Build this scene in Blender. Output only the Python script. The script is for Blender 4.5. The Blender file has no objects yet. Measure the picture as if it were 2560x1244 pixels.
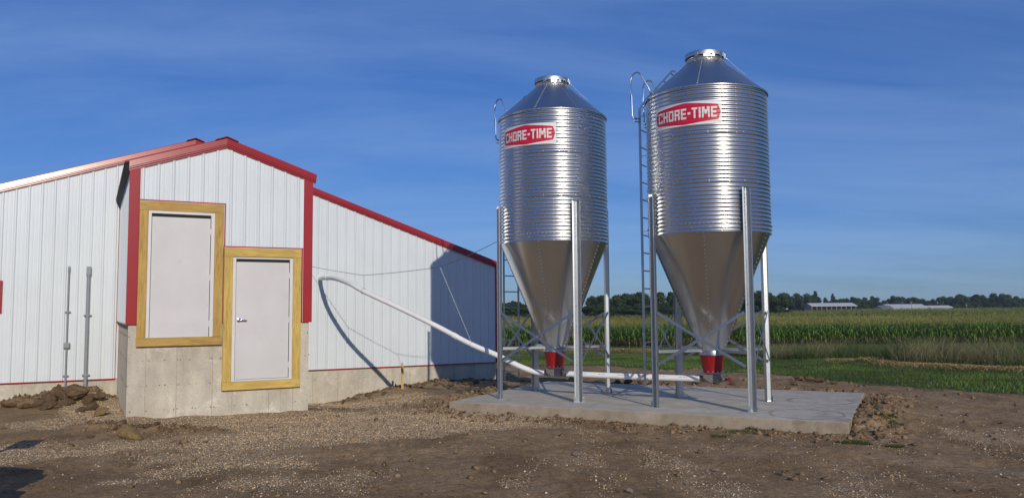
import bpy, bmesh, math, random
import numpy as np
from mathutils import Vector, Matrix
S = bpy.context.scene
COL = S.collection
rng = np.random.default_rng(7)
random.seed(7)
R_ = math.radians

# ---------------------------------------------------------------- camera
EYE = np.array([0.0, 0.0, 1.70]); FPX = 1977.33; PIT = 0.0753; ROL = -0.0079
_cp, _sp = math.cos(PIT), math.sin(PIT); _c, _s = math.cos(ROL), math.sin(ROL)
CF = np.array([0, _cp, _sp]); _U0 = np.array([0, -_sp, _cp]); _R0 = np.array([1.0, 0, 0])
CR = _c*_R0 + _s*_U0; CU = -_s*_R0 + _c*_U0
cam = bpy.data.cameras.new('camera'); camo = bpy.data.objects.new('camera', cam); COL.objects.link(camo)
cam.sensor_fit = 'HORIZONTAL'; cam.sensor_width = 36; cam.lens = 36*FPX/2560
cam.clip_start = 0.05; cam.clip_end = 6000
m = Matrix.Identity(4)
for i in range(3):
    m[i][0] = CR[i]; m[i][1] = CU[i]; m[i][2] = -CF[i]; m[i][3] = EYE[i]
camo.matrix_world = m
S.camera = camo

# ---------------------------------------------------------------- sky, sun, exposure
SUN_EL = R_(20.8); SUN_ROT = R_(162.5)
SD = Vector((math.sin(SUN_ROT)*math.cos(SUN_EL), math.cos(SUN_ROT)*math.cos(SUN_EL), math.sin(SUN_EL)))
w = bpy.data.worlds.new('World'); S.world = w; w.use_nodes = True
nt = w.node_tree; N = nt.nodes; L = nt.links
bg = N['Background']
sky = N.new('ShaderNodeTexSky'); sky.sky_type = 'NISHITA'; sky.sun_disc = False
sky.sun_elevation = SUN_EL; sky.sun_rotation = SUN_ROT; sky.altitude = 300
sky.air_density = 1.0; sky.dust_density = 0.25; sky.ozone_density = 1.6
tc = N.new('ShaderNodeTexCoord'); sep = N.new('ShaderNodeSeparateXYZ'); L.new(tc.outputs['Generated'], sep.inputs[0])
zz = N.new('ShaderNodeMath'); zz.operation = 'ADD'; zz.inputs[1].default_value = 0.12; L.new(sep.outputs['Z'], zz.inputs[0])
zm = N.new('ShaderNodeMath'); zm.operation = 'MAXIMUM'; zm.inputs[1].default_value = 0.05; L.new(zz.outputs[0], zm.inputs[0])
dv = []
for a in 'XY':
    d = N.new('ShaderNodeMath'); d.operation = 'DIVIDE'; L.new(sep.outputs[a], d.inputs[0]); L.new(zm.outputs[0], d.inputs[1]); dv.append(d)
cmb = N.new('ShaderNodeCombineXYZ'); L.new(dv[0].outputs[0], cmb.inputs[0]); L.new(dv[1].outputs[0], cmb.inputs[1])
mp = N.new('ShaderNodeMapping'); mp.inputs['Rotation'].default_value = (0, 0, R_(-62)); mp.inputs['Scale'].default_value = (0.6, 1.7, 1); mp.inputs['Location'].default_value = (3.1, 1.4, 0)
L.new(cmb.outputs[0], mp.inputs[0])
nz = N.new('ShaderNodeTexNoise'); nz.inputs['Scale'].default_value = 0.8; nz.inputs['Detail'].default_value = 10; nz.inputs['Roughness'].default_value = 0.62
nz.inputs['Distortion'].default_value = 0.5; L.new(mp.outputs[0], nz.inputs['Vector'])
cr = N.new('ShaderNodeValToRGB'); cr.color_ramp.elements[0].position = 0.36; cr.color_ramp.elements[1].position = 0.74
cr.color_ramp.elements[0].color = (0, 0, 0, 1); cr.color_ramp.elements[1].color = (0.24, 0.24, 0.24, 1); L.new(nz.outputs[0], cr.inputs[0])
mx = N.new('ShaderNodeMixRGB'); mx.inputs[2].default_value = (3.4, 4.8, 7.2, 1)
hs = N.new('ShaderNodeHueSaturation'); hs.inputs['Saturation'].default_value = 1.25; L.new(sky.outputs[0], hs.inputs['Color'])
tn = N.new('ShaderNodeMixRGB'); tn.blend_type = 'MULTIPLY'; tn.inputs[0].default_value = 1.0; tn.inputs[2].default_value = (0.066, 0.086, 0.130, 1); L.new(hs.outputs[0], tn.inputs[1])
gmm = N.new('ShaderNodeGamma'); gmm.inputs[1].default_value = 0.68; L.new(tn.outputs[0], gmm.inputs[0])
tn2 = N.new('ShaderNodeMixRGB'); tn2.blend_type = 'MULTIPLY'; tn2.inputs[0].default_value = 1.0; tn2.inputs[2].default_value = (2.75, 3.75, 5.45, 1); L.new(gmm.outputs[0], tn2.inputs[1])
L.new(cr.outputs[0], mx.inputs[0]); L.new(tn2.outputs[0], mx.inputs[1])
L.new(mx.outputs[0], bg.inputs[0]); bg.inputs[1].default_value = 0.115
sl = bpy.data.lights.new('sun', 'SUN'); slo = bpy.data.objects.new('sun', sl); COL.objects.link(slo)
sl.energy = 2.85; sl.angle = R_(0.53); sl.color = (1.0, 0.92, 0.78)
slo.rotation_euler = SD.to_track_quat('Z', 'Y').to_euler(); slo.location = (10, -30, 30)
V = S.view_settings; V.view_transform = 'Standard'; V.look = 'None'; V.exposure = 0.0; V.gamma = 1.0; V.use_curve_mapping = False

# ---------------------------------------------------------------- pixel helpers (2560 x 1244 photograph -> ray)
def ray(px, py):
    return CF + CR*(px-1280)/FPX - CU*(py-622)/FPX
BX, BY, BTH = -6.178, 12.7262, 0.4895
cb, sb = math.cos(BTH), math.sin(BTH)
def B(u, v, z=0.0): return np.array([BX+cb*u-sb*v, BY+sb*u+cb*v, z])
def toB(x, y): dx, dy = x-BX, y-BY; return dx*cb+dy*sb, -dx*sb+dy*cb
PX, PY, PTH = -1.1022, 13.7455, -0.4649
PL, PM, PZ = 6.3366, 4.1547, 0.1185
cp_, sp_ = math.cos(PTH), math.sin(PTH)
def P(s, t, z=0.0): return np.array([PX+cp_*s-sp_*t, PY+sp_*s+cp_*t, z])
def toP(x, y): dx, dy = x-PX, y-PY; return dx*cp_+dy*sp_, -dx*sp_+dy*cp_
AW, AD_ = 2.9231, 4.746           # annex width, annex depth
MU0, MU1, RID = -6.12, 9.042, 1.46  # main gable left, right, ridge

# ---------------------------------------------------------------- materials
def newmat(name):
    M = bpy.data.materials.new(name); M.use_nodes = True
    return M, M.node_tree.nodes, M.node_tree.links, M.node_tree.nodes['Principled BSDF']
def coords(n, l, scale=(1, 1, 1), kind='Object'):
    t = n.new('ShaderNodeTexCoord'); mpp = n.new('ShaderNodeMapping'); mpp.inputs['Scale'].default_value = scale
    l.new(t.outputs[kind], mpp.inputs[0]); return mpp.outputs[0]
def noise(n, l, vec, scale, detail=5, rough=0.6, dist=0.0):
    t = n.new('ShaderNodeTexNoise'); t.inputs['Scale'].default_value = scale; t.inputs['Detail'].default_value = detail
    t.inputs['Roughness'].default_value = rough; t.inputs['Distortion'].default_value = dist; l.new(vec, t.inputs['Vector']); return t
def ramp(n, l, src, stops):
    r = n.new('ShaderNodeValToRGB'); e = r.color_ramp.elements
    while len(e) < len(stops): e.new(0.5)
    for k, (p, c) in enumerate(stops):
        e[k].position = p; e[k].color = tuple(c)+(1,) if len(c) == 3 else c
    l.new(src, r.inputs[0]); return r.outputs[0]
def mixc(n, l, fac, a, b, mode='MIX'):
    x = n.new('ShaderNodeMixRGB'); x.blend_type = mode
    for k, q in ((0, fac), (1, a), (2, b)):
        if isinstance(q, (int, float)): x.inputs[k].default_value = q
        elif isinstance(q, tuple): x.inputs[k].default_value = q+(1,)
        else: l.new(q, x.inputs[k])
    return x.outputs[0]
def bump(n, l, p, h, strength=0.3, dist=0.01):
    b = n.new('ShaderNodeBump'); b.inputs['Strength'].default_value = strength; b.inputs['Distance'].default_value = dist
    l.new(h, b.inputs['Height']); l.new(b.outputs[0], p.inputs['Normal'])
def g(c, k): return tuple(min(1, x*k) for x in c)
def pm(name, col, rough=0.5, metal=0.0, var=0.12, nscale=6.0, scale=(1, 1, 1), bmp=0.0, bscale=40, bdist=0.004, coat=0.0, rvar=0.1, kind='Object'):
    M, n, l, p = newmat(name); v = coords(n, l, scale, kind)
    t = noise(n, l, v, nscale)
    l.new(ramp(n, l, t.outputs[0], [(0.3, g(col, 1-var)), (0.7, g(col, 1+var))]), p.inputs['Base Color'])
    p.inputs['Metallic'].default_value = metal
    rr = n.new('ShaderNodeMapRange'); rr.inputs[3].default_value = max(0.03, rough-rvar); rr.inputs[4].default_value = min(1, rough+rvar)
    t2 = noise(n, l, v, nscale*2.7); l.new(t2.outputs[0], rr.inputs[0]); l.new(rr.outputs[0], p.inputs['Roughness'])
    if coat: p.inputs['Coat Weight'].default_value = coat; p.inputs['Coat Roughness'].default_value = 0.12
    if bmp: bump(n, l, p, noise(n, l, v, bscale, 6).outputs[0], bmp, bdist)
    return M
def attr_mat(name, rough=0.6, spec=0.3, sub=0.0, jitter=0.0, transl=0.0):
    M, n, l, p = newmat(name)
    a = n.new('ShaderNodeAttribute'); a.attribute_name = 'col'
    c = a.outputs['Color']
    if jitter:
        v = coords(n, l); t = noise(n, l, v, 3.0)
        c = mixc(n, l, 1.0, c, ramp(n, l, t.outputs[0], [(0.3, (1-jitter,)*3), (0.7, (1.0,)*3)]), 'MULTIPLY')
    l.new(c, p.inputs['Base Color']); p.inputs['Roughness'].default_value = rough; p.inputs['Specular IOR Level'].default_value = spec
    if transl:
        tr = n.new('ShaderNodeBsdfTranslucent'); l.new(c, tr.inputs[0]); ms = n.new('ShaderNodeMixShader'); ms.inputs[0].default_value = transl
        l.new(p.outputs[0], ms.inputs[1]); l.new(tr.outputs[0], ms.inputs[2]); l.new(ms.outputs[0], n['Material Output'].inputs[0])
    return M
MAT = {}
def galv(name, base, rough, spangle=0.10, bmp=0.0):
    M, n, l, p = newmat(name); v = coords(n, l)
    vo = n.new('ShaderNodeTexVoronoi'); vo.inputs['Scale'].default_value = 40; l.new(v, vo.inputs['Vector'])
    bw = n.new('ShaderNodeRGBToBW'); l.new(vo.outputs['Color'], bw.inputs[0])
    c1 = ramp(n, l, bw.outputs[0], [(0.2, g(base, 1-spangle)), (0.8, g(base, 1+spangle))])
    t = noise(n, l, v, 2.2, 4); c2 = ramp(n, l, t.outputs[0], [(0.3, (0.95, 0.955, 0.96)), (0.7, (1.0, 1.0, 1.0))])
    l.new(mixc(n, l, 1.0, c1, c2, 'MULTIPLY'), p.inputs['Base Color'])
    p.inputs['Metallic'].default_value = 1.0
    rr = n.new('ShaderNodeMapRange'); rr.inputs[3].default_value = rough*0.92; rr.inputs[4].default_value = rough*1.10; l.new(t.outputs[0], rr.inputs[0]); l.new(rr.outputs[0], p.inputs['Roughness'])
    if bmp: bump(n, l, p, noise(n, l, v, 1.7, 3).outputs[0], bmp, 0.05)
    return M
MAT['galv_wall'] = galv('galvanized_wall', (0.72, 0.73, 0.74), 0.27, 0.025)
MAT['galv_cone'] = galv('galvanized_cone', (0.69, 0.72, 0.76), 0.26, 0.012, 0.0)
MAT['galv_roof'] = galv('galvanized_roof', (0.62, 0.63, 0.65), 0.34, 0.02)
MAT['galv_leg'] = galv('galvanized_leg', (0.50, 0.52, 0.535), 0.38, 0.06)
MAT['galv_lid'] = galv('galvanized_lid', (0.60, 0.61, 0.62), 0.42, 0.02)
MAT['bolt'] = pm('zinc_bolt', (0.62, 0.62, 0.62), 0.38, 1.0, 0.05)
MAT['white_steel'] = pm('white_painted_steel', (0.67, 0.715, 0.74), 0.36, 0, 0.03, 1.2, rvar=0.06)
def stain(mat, sc, amt, scale, lo, hi, col):
    n, l = mat.node_tree.nodes, mat.node_tree.links; p = n['Principled BSDF']; src = p.inputs['Base Color'].links[0].from_socket
    t = noise(n, l, coords(n, l, sc), scale, 7, .68, .3); f = ramp(n, l, t.outputs[0], [(lo, (0, 0, 0)), (hi, (amt,)*3)]); l.new(mixc(n, l, f, src, col), p.inputs['Base Color'])
stain(MAT['white_steel'], (4, 4, .35), .16, 1.6, .45, .8, (.42, .40, .37))
MAT['red'] = pm('red_painted_steel', (0.35, 0.026, 0.028), 0.24, 0, 0.06, 2.0, rvar=0.03)
MAT['white_trim'] = pm('white_trim_edge', (0.78, 0.79, 0.8), 0.35, 0, 0.03)
MAT['black'] = pm('black_closure_foam', (0.012, 0.012, 0.014), 0.8, 0, 0.2)
MAT['door'] = pm('door_skin', (0.62, 0.60, 0.59), 0.40, 0, 0.045, 1.6, rvar=0.10, bmp=.06, bscale=2.2, bdist=.02)
MAT['jamb'] = pm('mill_aluminium', (0.67, 0.645, 0.64), 0.42, 0.0, 0.05, 3)
stain(MAT['door'], (1, 1, 1), .35, 7.0, .60, .78, (.33, .31, .29)); stain(MAT['door'], (1, 1, .5), .20, 1.4, .42, .75, (.40, .38, .37))
MAT['chrome'] = pm('satin_chrome', (0.75, 0.75, 0.76), 0.18, 1.0, 0.04)
MAT['pvc'] = pm('white_pvc', (0.88, 0.87, 0.85), 0.32, 0, 0.05, 5)
MAT['conduit'] = pm('grey_conduit', (0.25, 0.27, 0.29), 0.5, 0, 0.08, 6)
MAT['boot'] = pm('red_plastic_boot', (0.30, 0.008, 0.012), 0.35, 0, 0.12, 4)
MAT['unload'] = pm('unloader_casting', (0.23, 0.21, 0.19), 0.5, 0.3, 0.15, 8)
MAT['gap_shade'] = pm('door_gap_shade', (0.02, 0.02, 0.022), 0.9, 0, 0.2)
MAT['sign_white'] = pm('sign_white', (0.78, 0.77, 0.76), 0.4, 0, 0.04, 4)
MAT['sign_red'] = pm('sign_red', (0.58, 0.012, 0.05), 0.4, 0, 0.06, 4)
MAT['letter'] = pm('sign_letter', (0.74, 0.73, 0.70), 0.4, 0, 0.06, 8)
MAT['wire'] = pm('wire_rope', (0.20, 0.20, 0.21), 0.5, 0.6, 0.1)
MAT['chain'] = pm('zinc_chain', (0.42, 0.43, 0.45), 0.45, 0.8, 0.1)

def wood(name, vert, base):
    M, n, l, p = newmat(name)
    sc = (9, 9, 0.8) if vert else (0.8, 9, 9)
    v = coords(n, l, sc); t = noise(n, l, v, 2.6, 7, 0.65, 1.4)
    c = ramp(n, l, t.outputs[0], [(0.28, g(base, 0.60)), (0.5, base), (0.75, g(base, 1.28))])
    v2 = coords(n, l, (1, 1, 0.55) if vert else (0.55, 1, 1)); vo = n.new('ShaderNodeTexVoronoi'); vo.inputs['Scale'].default_value = 4.2; l.new(v2, vo.inputs['Vector'])
    k = ramp(n, l, vo.outputs['Distance'], [(0.03, (0.12, 0.06, 0.03)), (0.055, (0.62, 0.5, 0.4)), (0.09, (1, 1, 1))])
    t3 = noise(n, l, coords(n, l), 1.3, 3)
    c = mixc(n, l, 1.0, c, k, 'MULTIPLY')
    c = mixc(n, l, 1.0, c, ramp(n, l, t3.outputs[0], [(0.3, (0.86, 0.82, 0.74)), (0.7, (1.05, 1.04, 1.0))]), 'MULTIPLY')
    l.new(c, p.inputs['Base Color']); p.inputs['Roughness'].default_value = 0.65; p.inputs['Specular IOR Level'].default_value = 0.3
    bump(n, l, p, t.outputs[0], 0.25, 0.004); return M
MAT['wood_v'] = wood('treated_lumber_upright', True, (0.58, 0.405, 0.115))
MAT['wood_h'] = wood('treated_lumber_level', False, (0.58, 0.405, 0.115))
MAT['wood_v1'] = wood('aged_lumber_upright', True, (0.50, 0.32, 0.095))
MAT['wood_h1'] = wood('aged_lumber_level', False, (0.50, 0.32, 0.095))

def concrete(name, a, b, c, sc=1.0, rings=False):
    M, n, l, p = newmat(name); v = coords(n, l)
    t = noise(n, l, v, 1.6*sc, 8, 0.62, 0.4)
    col = ramp(n, l, t.outputs[0], [(0.28, a), (0.5, b), (0.72, c)])
    t2 = noise(n, l, coords(n, l, (1, 1, 0.35)), 3.1*sc, 6, 0.7)
    col = mixc(n, l, 1.0, col, ramp(n, l, t2.outputs[0], [(0.32, (0.80, 0.79, 0.77)), (0.55, (1, 1, 1)), (0.74, (1.10, 1.08, 1.02))]), 'MULTIPLY')
    t5 = noise(n, l, v, 2.4*sc, 9, 0.7, 0.8); col = mixc(n, l, ramp(n, l, t5.outputs[0], [(0.55, (0, 0, 0)), (0.66, (.55, .55, .55))]), col, g(c, 1.22))
    t3 = noise(n, l, v, 60*sc, 3, 0.7)
    col = mixc(n, l, 1.0, col, ramp(n, l, t3.outputs[0], [(0.35, (0.86, 0.86, 0.86)), (0.6, (1.03, 1.03, 1.03))]), 'MULTIPLY')
    if rings:   # muddy ring marks and smears left on the slab
        sepx = n.new('ShaderNodeSeparateXYZ'); l.new(v, sepx.inputs[0])
        def mth(op, a_, b_=None):
            q = n.new('ShaderNodeMath'); q.operation = op
            for i, s_ in enumerate((a_, b_)):
                if s_ is None: continue
                if isinstance(s_, (int, float)): q.inputs[i].default_value = s_
                else: l.new(s_, q.inputs[i])
            return q.outputs[0]
        wob = mth('MULTIPLY', mth('SUBTRACT', noise(n, l, v, 2.5, 4).outputs[0], 0.5), 0.22)
        brk = noise(n, l, v, 5.0, 5, 0.7).outputs[0]
        fac = None
        for (cx, cy, ax, ay, rad, wd) in ((5.70, 0.72, 1.0, 0.95, 0.52, 0.020), (5.72, 2.50, 0.9, 1.0, 0.46, 0.030)):
            dx = mth('MULTIPLY', mth('SUBTRACT', sepx.outputs[0], cx), ax); dy = mth('MULTIPLY', mth('SUBTRACT', sepx.outputs[1], cy), ay)
            dd = mth('ABSOLUTE', mth('SUBTRACT', mth('ADD', mth('SQRT', mth('ADD', mth('MULTIPLY', dx, dx), mth('MULTIPLY', dy, dy))), wob), rad))
            f = mth('MULTIPLY', mth('LESS_THAN', dd, mth('MULTIPLY', brk, wd*2.2)), mth('GREATER_THAN', brk, 0.43))
            fac = f if fac is None else mth('MAXIMUM', fac, f)
        edge = mth('GREATER_THAN', mth('ADD', mth('MULTIPLY', sepx.outputs[0], 0.10), mth('MULTIPLY', noise(n, l, coords(n, l, (1, 3, 1)), 4, 6, 0.7).outputs[0], 1.0)), 1.14)
        ge = n.new('ShaderNodeNewGeometry'); gs_ = n.new('ShaderNodeSeparateXYZ'); l.new(ge.outputs['Normal'], gs_.inputs[0])   # side faces mixed unevenly towards a darker brown
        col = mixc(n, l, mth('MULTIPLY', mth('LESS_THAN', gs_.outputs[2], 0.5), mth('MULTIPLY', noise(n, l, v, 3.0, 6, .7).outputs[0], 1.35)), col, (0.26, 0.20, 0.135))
        col = mixc(n, l, mth('MULTIPLY', fac, 0.45), col, (0.15, 0.105, 0.07))
        col = mixc(n, l, mth('MULTIPLY', edge, 0.45), col, (0.22, 0.165, 0.12))
    l.new(col, p.inputs['Base Color']); p.inputs['Roughness'].default_value = 0.85; p.inputs['Specular IOR Level'].default_value = 0.25
    bump(n, l, p, noise(n, l, v, 35*sc, 8, 0.7).outputs[0], 0.25, 0.006); return M
MAT['conc_wall'] = concrete('cast_concrete_wall', (0.46, 0.405, 0.32), (0.56, 0.505, 0.41), (0.64, 0.585, 0.485))
MAT['conc_fin'] = concrete('cast_concrete_fin', (0.33, 0.29, 0.235), (0.40, 0.355, 0.29), (0.46, 0.415, 0.345), 3)
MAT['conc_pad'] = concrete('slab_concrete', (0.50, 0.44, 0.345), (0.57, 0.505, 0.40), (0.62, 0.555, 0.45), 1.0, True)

# ---------------------------------------------------------------- mesh helpers
def link(name, me, mat, parent=None, smooth=False):
    o = bpy.data.objects.new(name, me); COL.objects.link(o)
    if mat is not None and not me.materials: me.materials.append(mat if not isinstance(mat, str) else MAT[mat])
    if smooth: me.polygons.foreach_set('use_smooth', np.ones(len(me.polygons), dtype=bool))
    if parent is not None: o.parent = parent
    return o
def thing(name, label, cat, loc=(0, 0, 0), rz=0.0, group=None):
    o = bpy.data.objects.new(name, None); COL.objects.link(o); o.location = loc; o.rotation_euler = (0, 0, rz); o.empty_display_size = 0.2
    return tag(o, label, cat, group)
def tag(o, label=None, cat=None, group=None, kind=None):
    if label: o['label'] = label
    if cat: o['category'] = cat
    if group: o['group'] = group
    if kind: o['kind'] = kind
    return o
class MB:
    def __init__(s): s.v = []; s.f = []
    def add(s, vs, fs):
        k = len(s.v); s.v += [tuple(map(float, q)) for q in vs]; s.f += [tuple(i+k for i in q) for q in fs]; return s
    def box(s, x0, x1, y0, y1, z0, z1):
        return s.add([(x0, y0, z0), (x1, y0, z0), (x1, y1, z0), (x0, y1, z0), (x0, y0, z1), (x1, y0, z1), (x1, y1, z1), (x0, y1, z1)],
                     [(0, 3, 2, 1), (4, 5, 6, 7), (0, 1, 5, 4), (1, 2, 6, 5), (2, 3, 7, 6), (3, 0, 4, 7)])
    def bar(s, a, b, w, h, up=(0, 0, 1)):     # box-section bar from a to b
        a, b, up = Vector(a), Vector(b), Vector(up); d = (b-a).normalized(); sx = d.cross(up)
        if sx.length < 1e-4: sx = d.cross(Vector((1, 0, 0)))
        sx.normalize(); sy = sx.cross(d)
        q = [a+sx*i*w/2+sy*j*h/2 for i, j in ((-1, -1), (1, -1), (1, 1), (-1, 1))] + [b+sx*i*w/2+sy*j*h/2 for i, j in ((-1, -1), (1, -1), (1, 1), (-1, 1))]
        return s.add(q, [(3, 2, 1, 0), (4, 5, 6, 7), (0, 1, 5, 4), (1, 2, 6, 5), (2, 3, 7, 6), (3, 0, 4, 7)])
    def angle(s, a, b, w, t=0.004, up=(0, 0, 1)):   # L-section bar
        a, b, up = Vector(a), Vector(b), Vector(up); d = (b-a).normalized(); sx = d.cross(up).normalized(); sy = sx.cross(d)
        s.bar(a, b, w, t, up); o = sx*(w/2-t/2)-sy*w/2; return s.bar(a+o, b+o, t, w, up)
    def tube(s, pts, r, n=10, cap=True):
        pts = [Vector(q) for q in pts]; rings = []; ref = Vector((0, 0, 1))
        for i, q in enumerate(pts):
            d = (pts[min(i+1, len(pts)-1)]-pts[max(i-1, 0)]).normalized(); x = d.cross(ref)
            if x.length < 1e-3: x = d.cross(Vector((0, 1, 0)))
            x.normalize(); y = d.cross(x); rr = r[i] if isinstance(r, (list, tuple)) else r
            rings.append([q+(x*math.cos(2*math.pi*k/n)+y*math.sin(2*math.pi*k/n))*rr for k in range(n)])
        vs = [q for rg in rings for q in rg]; fs = []
        for i in range(len(pts)-1):
            for k in range(n): fs.append((i*n+k, i*n+(k+1) % n, (i+1)*n+(k+1) % n, (i+1)*n+k))
        if cap: fs.append(tuple(range(n-1, -1, -1))); fs.append(tuple((len(pts)-1)*n+k for k in range(n)))
        return s.add(vs, fs)
    def lathe(s, prof, n=64, a0=0.0, a1=2*math.pi):
        full = abs(a1-a0-2*math.pi) < 1e-6; m_ = n if full else n+1; vs = []
        for (r, z) in prof:
            for k in range(m_):
                a = a0+(a1-a0)*k/n; vs.append((r*math.cos(a), r*math.sin(a), z))
        fs = []
        for i in range(len(prof)-1):
            for k in range(n):
                k2 = (k+1) % m_; fs.append((i*m_+k, i*m_+k2, (i+1)*m_+k2, (i+1)*m_+k))
        return s.add(vs, fs)
    def prism(s, poly, ext):       # poly: 3-D points, ext: vector
        k = len(poly); e = Vector(ext); p0 = [Vector(q) for q in poly]
        return s.add(p0+[q+e for q in p0], [tuple(range(k-1, -1, -1)), tuple(range(k, 2*k))]+[(i, (i+1) % k, k+(i+1) % k, k+i) for i in range(k)])
    def bolt(s, p, d, r=0.009, h=0.008):
        p, d = Vector(p), Vector(d).normalized(); x = d.cross(Vector((0.3, 0.2, 1))).normalized(); y = d.cross(x)
        b_ = [p+(x*math.cos(k*math.pi/3)+y*math.sin(k*math.pi/3))*r for k in range(6)]
        return s.add(b_+[q+d*h for q in b_], [tuple(range(6, 12))]+[(k, (k+1) % 6, 6+(k+1) % 6, 6+k) for k in range(6)])
    def mesh(s, name):
        me = bpy.data.meshes.new(name); me.from_pydata(s.v, [], s.f); me.update(); return me
    def build(s, name, mat, parent=None, smooth=False, bev=0.0, auto=None):
        me = s.mesh(name)
        bm = bmesh.new(); bm.from_mesh(me); bmesh.ops.recalc_face_normals(bm, faces=bm.faces)
        if bev: bmesh.ops.bevel(bm, geom=bm.edges[:], offset=bev, segments=2, affect='EDGES', profile=0.7)
        bm.to_mesh(me); bm.free()
        o = link(name, me, mat, parent, smooth)
        if auto: me.set_sharp_from_angle(angle=auto)
        return o
def bigmesh(name, co, faces, mat, colors=None, smooth=False):
    me = bpy.data.meshes.new(name); co = np.asarray(co, np.float32); faces = np.asarray(faces, np.int32); k = faces.shape[1]
    me.vertices.add(len(co)); me.vertices.foreach_set('co', co.ravel())
    me.loops.add(faces.size); me.loops.foreach_set('vertex_index', faces.ravel())
    me.polygons.add(len(faces)); me.polygons.foreach_set('loop_start', np.arange(0, faces.size, k, dtype=np.int32))
    me.update(calc_edges=True)
    if colors is not None:
        a = me.color_attributes.new('col', 'FLOAT_COLOR', 'POINT'); c4 = np.ones((len(co), 4), np.float32); c4[:, :3] = colors; a.data.foreach_set('color', c4.ravel())
    me.materials.append(MAT[mat] if isinstance(mat, str) else mat)
    if smooth: me.polygons.foreach_set('use_smooth', np.ones(len(faces), dtype=bool))
    return me

# ---------------------------------------------------------------- terrain height field
_lat = rng.random((256, 256)).astype(np.float64)
def vn(x, y, f, ox=0.0, oy=0.0):
    x = np.asarray(x, float)*f+ox+1000.0; y = np.asarray(y, float)*f+oy+1000.0
    xi = np.floor(x).astype(int); yi = np.floor(y).astype(int); fx = x-xi; fy = y-yi
    fx = fx*fx*(3-2*fx); fy = fy*fy*(3-2*fy); a = _lat[xi % 256, yi % 256]; b = _lat[(xi+1) % 256, yi % 256]; c = _lat[xi % 256, (yi+1) % 256]; d = _lat[(xi+1) % 256, (yi+1) % 256]
    return (a*(1-fx)+b*fx)*(1-fy)+(c*(1-fx)+d*fx)*fy-0.5
def fbm(x, y, f, o=4, gain=0.5):
    s = 0; a = 1.0
    for k in range(o): s = s+a*vn(x, y, f*2**k, 17.3*k, 9.1*k); a *= gain
    return s
def sst(a, b, x): t = np.clip((np.asarray(x, float)-a)/(b-a), 0, 1); return t*t*(3-2*t)
CT = []
for (u, v, z) in [(0, -.1, .04), (.8, -.1, -.02), (1.76, -.1, -.05), (2.9, -.1, -.07), (3.4, .6, -.10), (3.6, 2.0, -.28), (4.2, 4.6, -.5), (4.8, 4.6, -.46), (4.6, 3.2, -.36), (5.4, 4.4, -.33),
                  (6.3, 4.4, -.20), (7.4, 4.4, -.12), (8.3, 4.4, -.12), (9.0, 4.4, -.16), (5.8, 3.4, -.12), (7.0, 3.2, -.04), (8.2, 3.4, -.04), (4.8, 1.2, -.10), (6.2, 1.4, -.03), (9.8, 5, -.28), (10.5, 8, -.5),
                  (0, 4.6, -.2), (-.25, 2.4, -.05), (-.55, 4.4, .05), (-.85, 4.4, .17), (-1.2, 4.4, .13), (-.9, 3.9, .06), (-1.6, 4.2, .0), (-1.5, 4.5, -.14), (-2.1, 4.5, -.13), (-4, 4.5, -.13), (-1.5, 3, -.04), (-3, 1, 0), (-.8, 1.2, 0),
                  (1, -1.5, -.02), (3, -1.5, -.03), (5, -1, -.03), (-6.5, 4.5, -.15), (-7, 8, -.3)]:
    q = B(u, v); CT.append((q[0], q[1], z))
for (s, t, z) in [(-.25, 0, -.03), (-.3, 1.2, .05), (-.35, 2.2, .07), (-.5, 3.4, -.02), (-1.2, 1.5, .0), (.5, -.25, -.045), (2, -.25, -.05), (3.5, -.25, -.05), (5, -.25, -.05), (6.2, -.25, -.05), (PL+.3, 0, -.05),
                  (PL+.45, .9, .03), (PL+.5, 2.0, .06), (PL+.5, 3.2, .03), (PL+.4, 4.3, .0), (PL+1.5, 1.5, -.04), (PL+1.6, 3, -.05), (0, PM+.5, -.05), (1.5, PM+.4, .07), (2.6, PM+.4, .05), (4, PM+.5, .0), (5.2, PM+.6, .06), (6.2, PM+.8, .03),
                  (3, -1.5, 0), (0, -1.5, 0), (6, -1.5, 0), (1, 2, -.05), (3, 2, -.05), (5, 2, -.05)]:
    q = P(s, t); CT.append((q[0], q[1], z))
for x in range(-14, 20, 3):
    for y in (-8, -4, 0, 4, 7.5): CT.append((x, y, 0.0))
for x in (9, 12, 16, 20):
    for y in (10, 13, 16): CT.append((x, y, -0.03))
for x in range(-4, 24, 4): CT.append((x, 22, -0.05)); CT.append((x, 30, 0.0))
CT = np.array(CT)
YBX = [-60, -8, .2, 3.1, 7.1, 7.6, 9.7, 14, 30]; YBY = [31, 30, 28.5, 28, 21.7, 17.8, 15.3, 12.9, 9]
def ybound(x): return np.interp(x, YBX, YBY)
STR = np.array([(16.5, 19.0), (15.2, 20.0), (13.8, 21.4), (13.1, 23.0), (12.7, 25.0), (12.4, 27.2), (12.0, 29.8)])
STR2 = np.array([(8.2, 45.0), (6.6, 46.5), (4.0, 46.5), (0.2, 46.0)])
def fall(d): t = np.clip((np.asarray(d, float)-17)/63, 0, 1); return np.where(t < .08, t*t/.16, np.where(t > .92, .92-(1-.92-(1-t))*0+(t-.92)*(1-(t-.92)/.16)-.04, t-.04))/.92*1.0
def dline(x, y, pts):
    d = np.full(np.shape(x), 1e9)
    for a, b in zip(pts[:-1], pts[1:]):
        ab = b-a; t = np.clip(((x-a[0])*ab[0]+(y-a[1])*ab[1])/(ab@ab), 0, 1); d = np.minimum(d, np.hypot(x-a[0]-t*ab[0], y-a[1]-t*ab[1]))
    return d
def inpad(x, y, mgn=0.0):
    s, t = toP(x, y); return (s > -mgn) & (s < PL+mgn) & (t > -mgn) & (t < PM+mgn)
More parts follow.
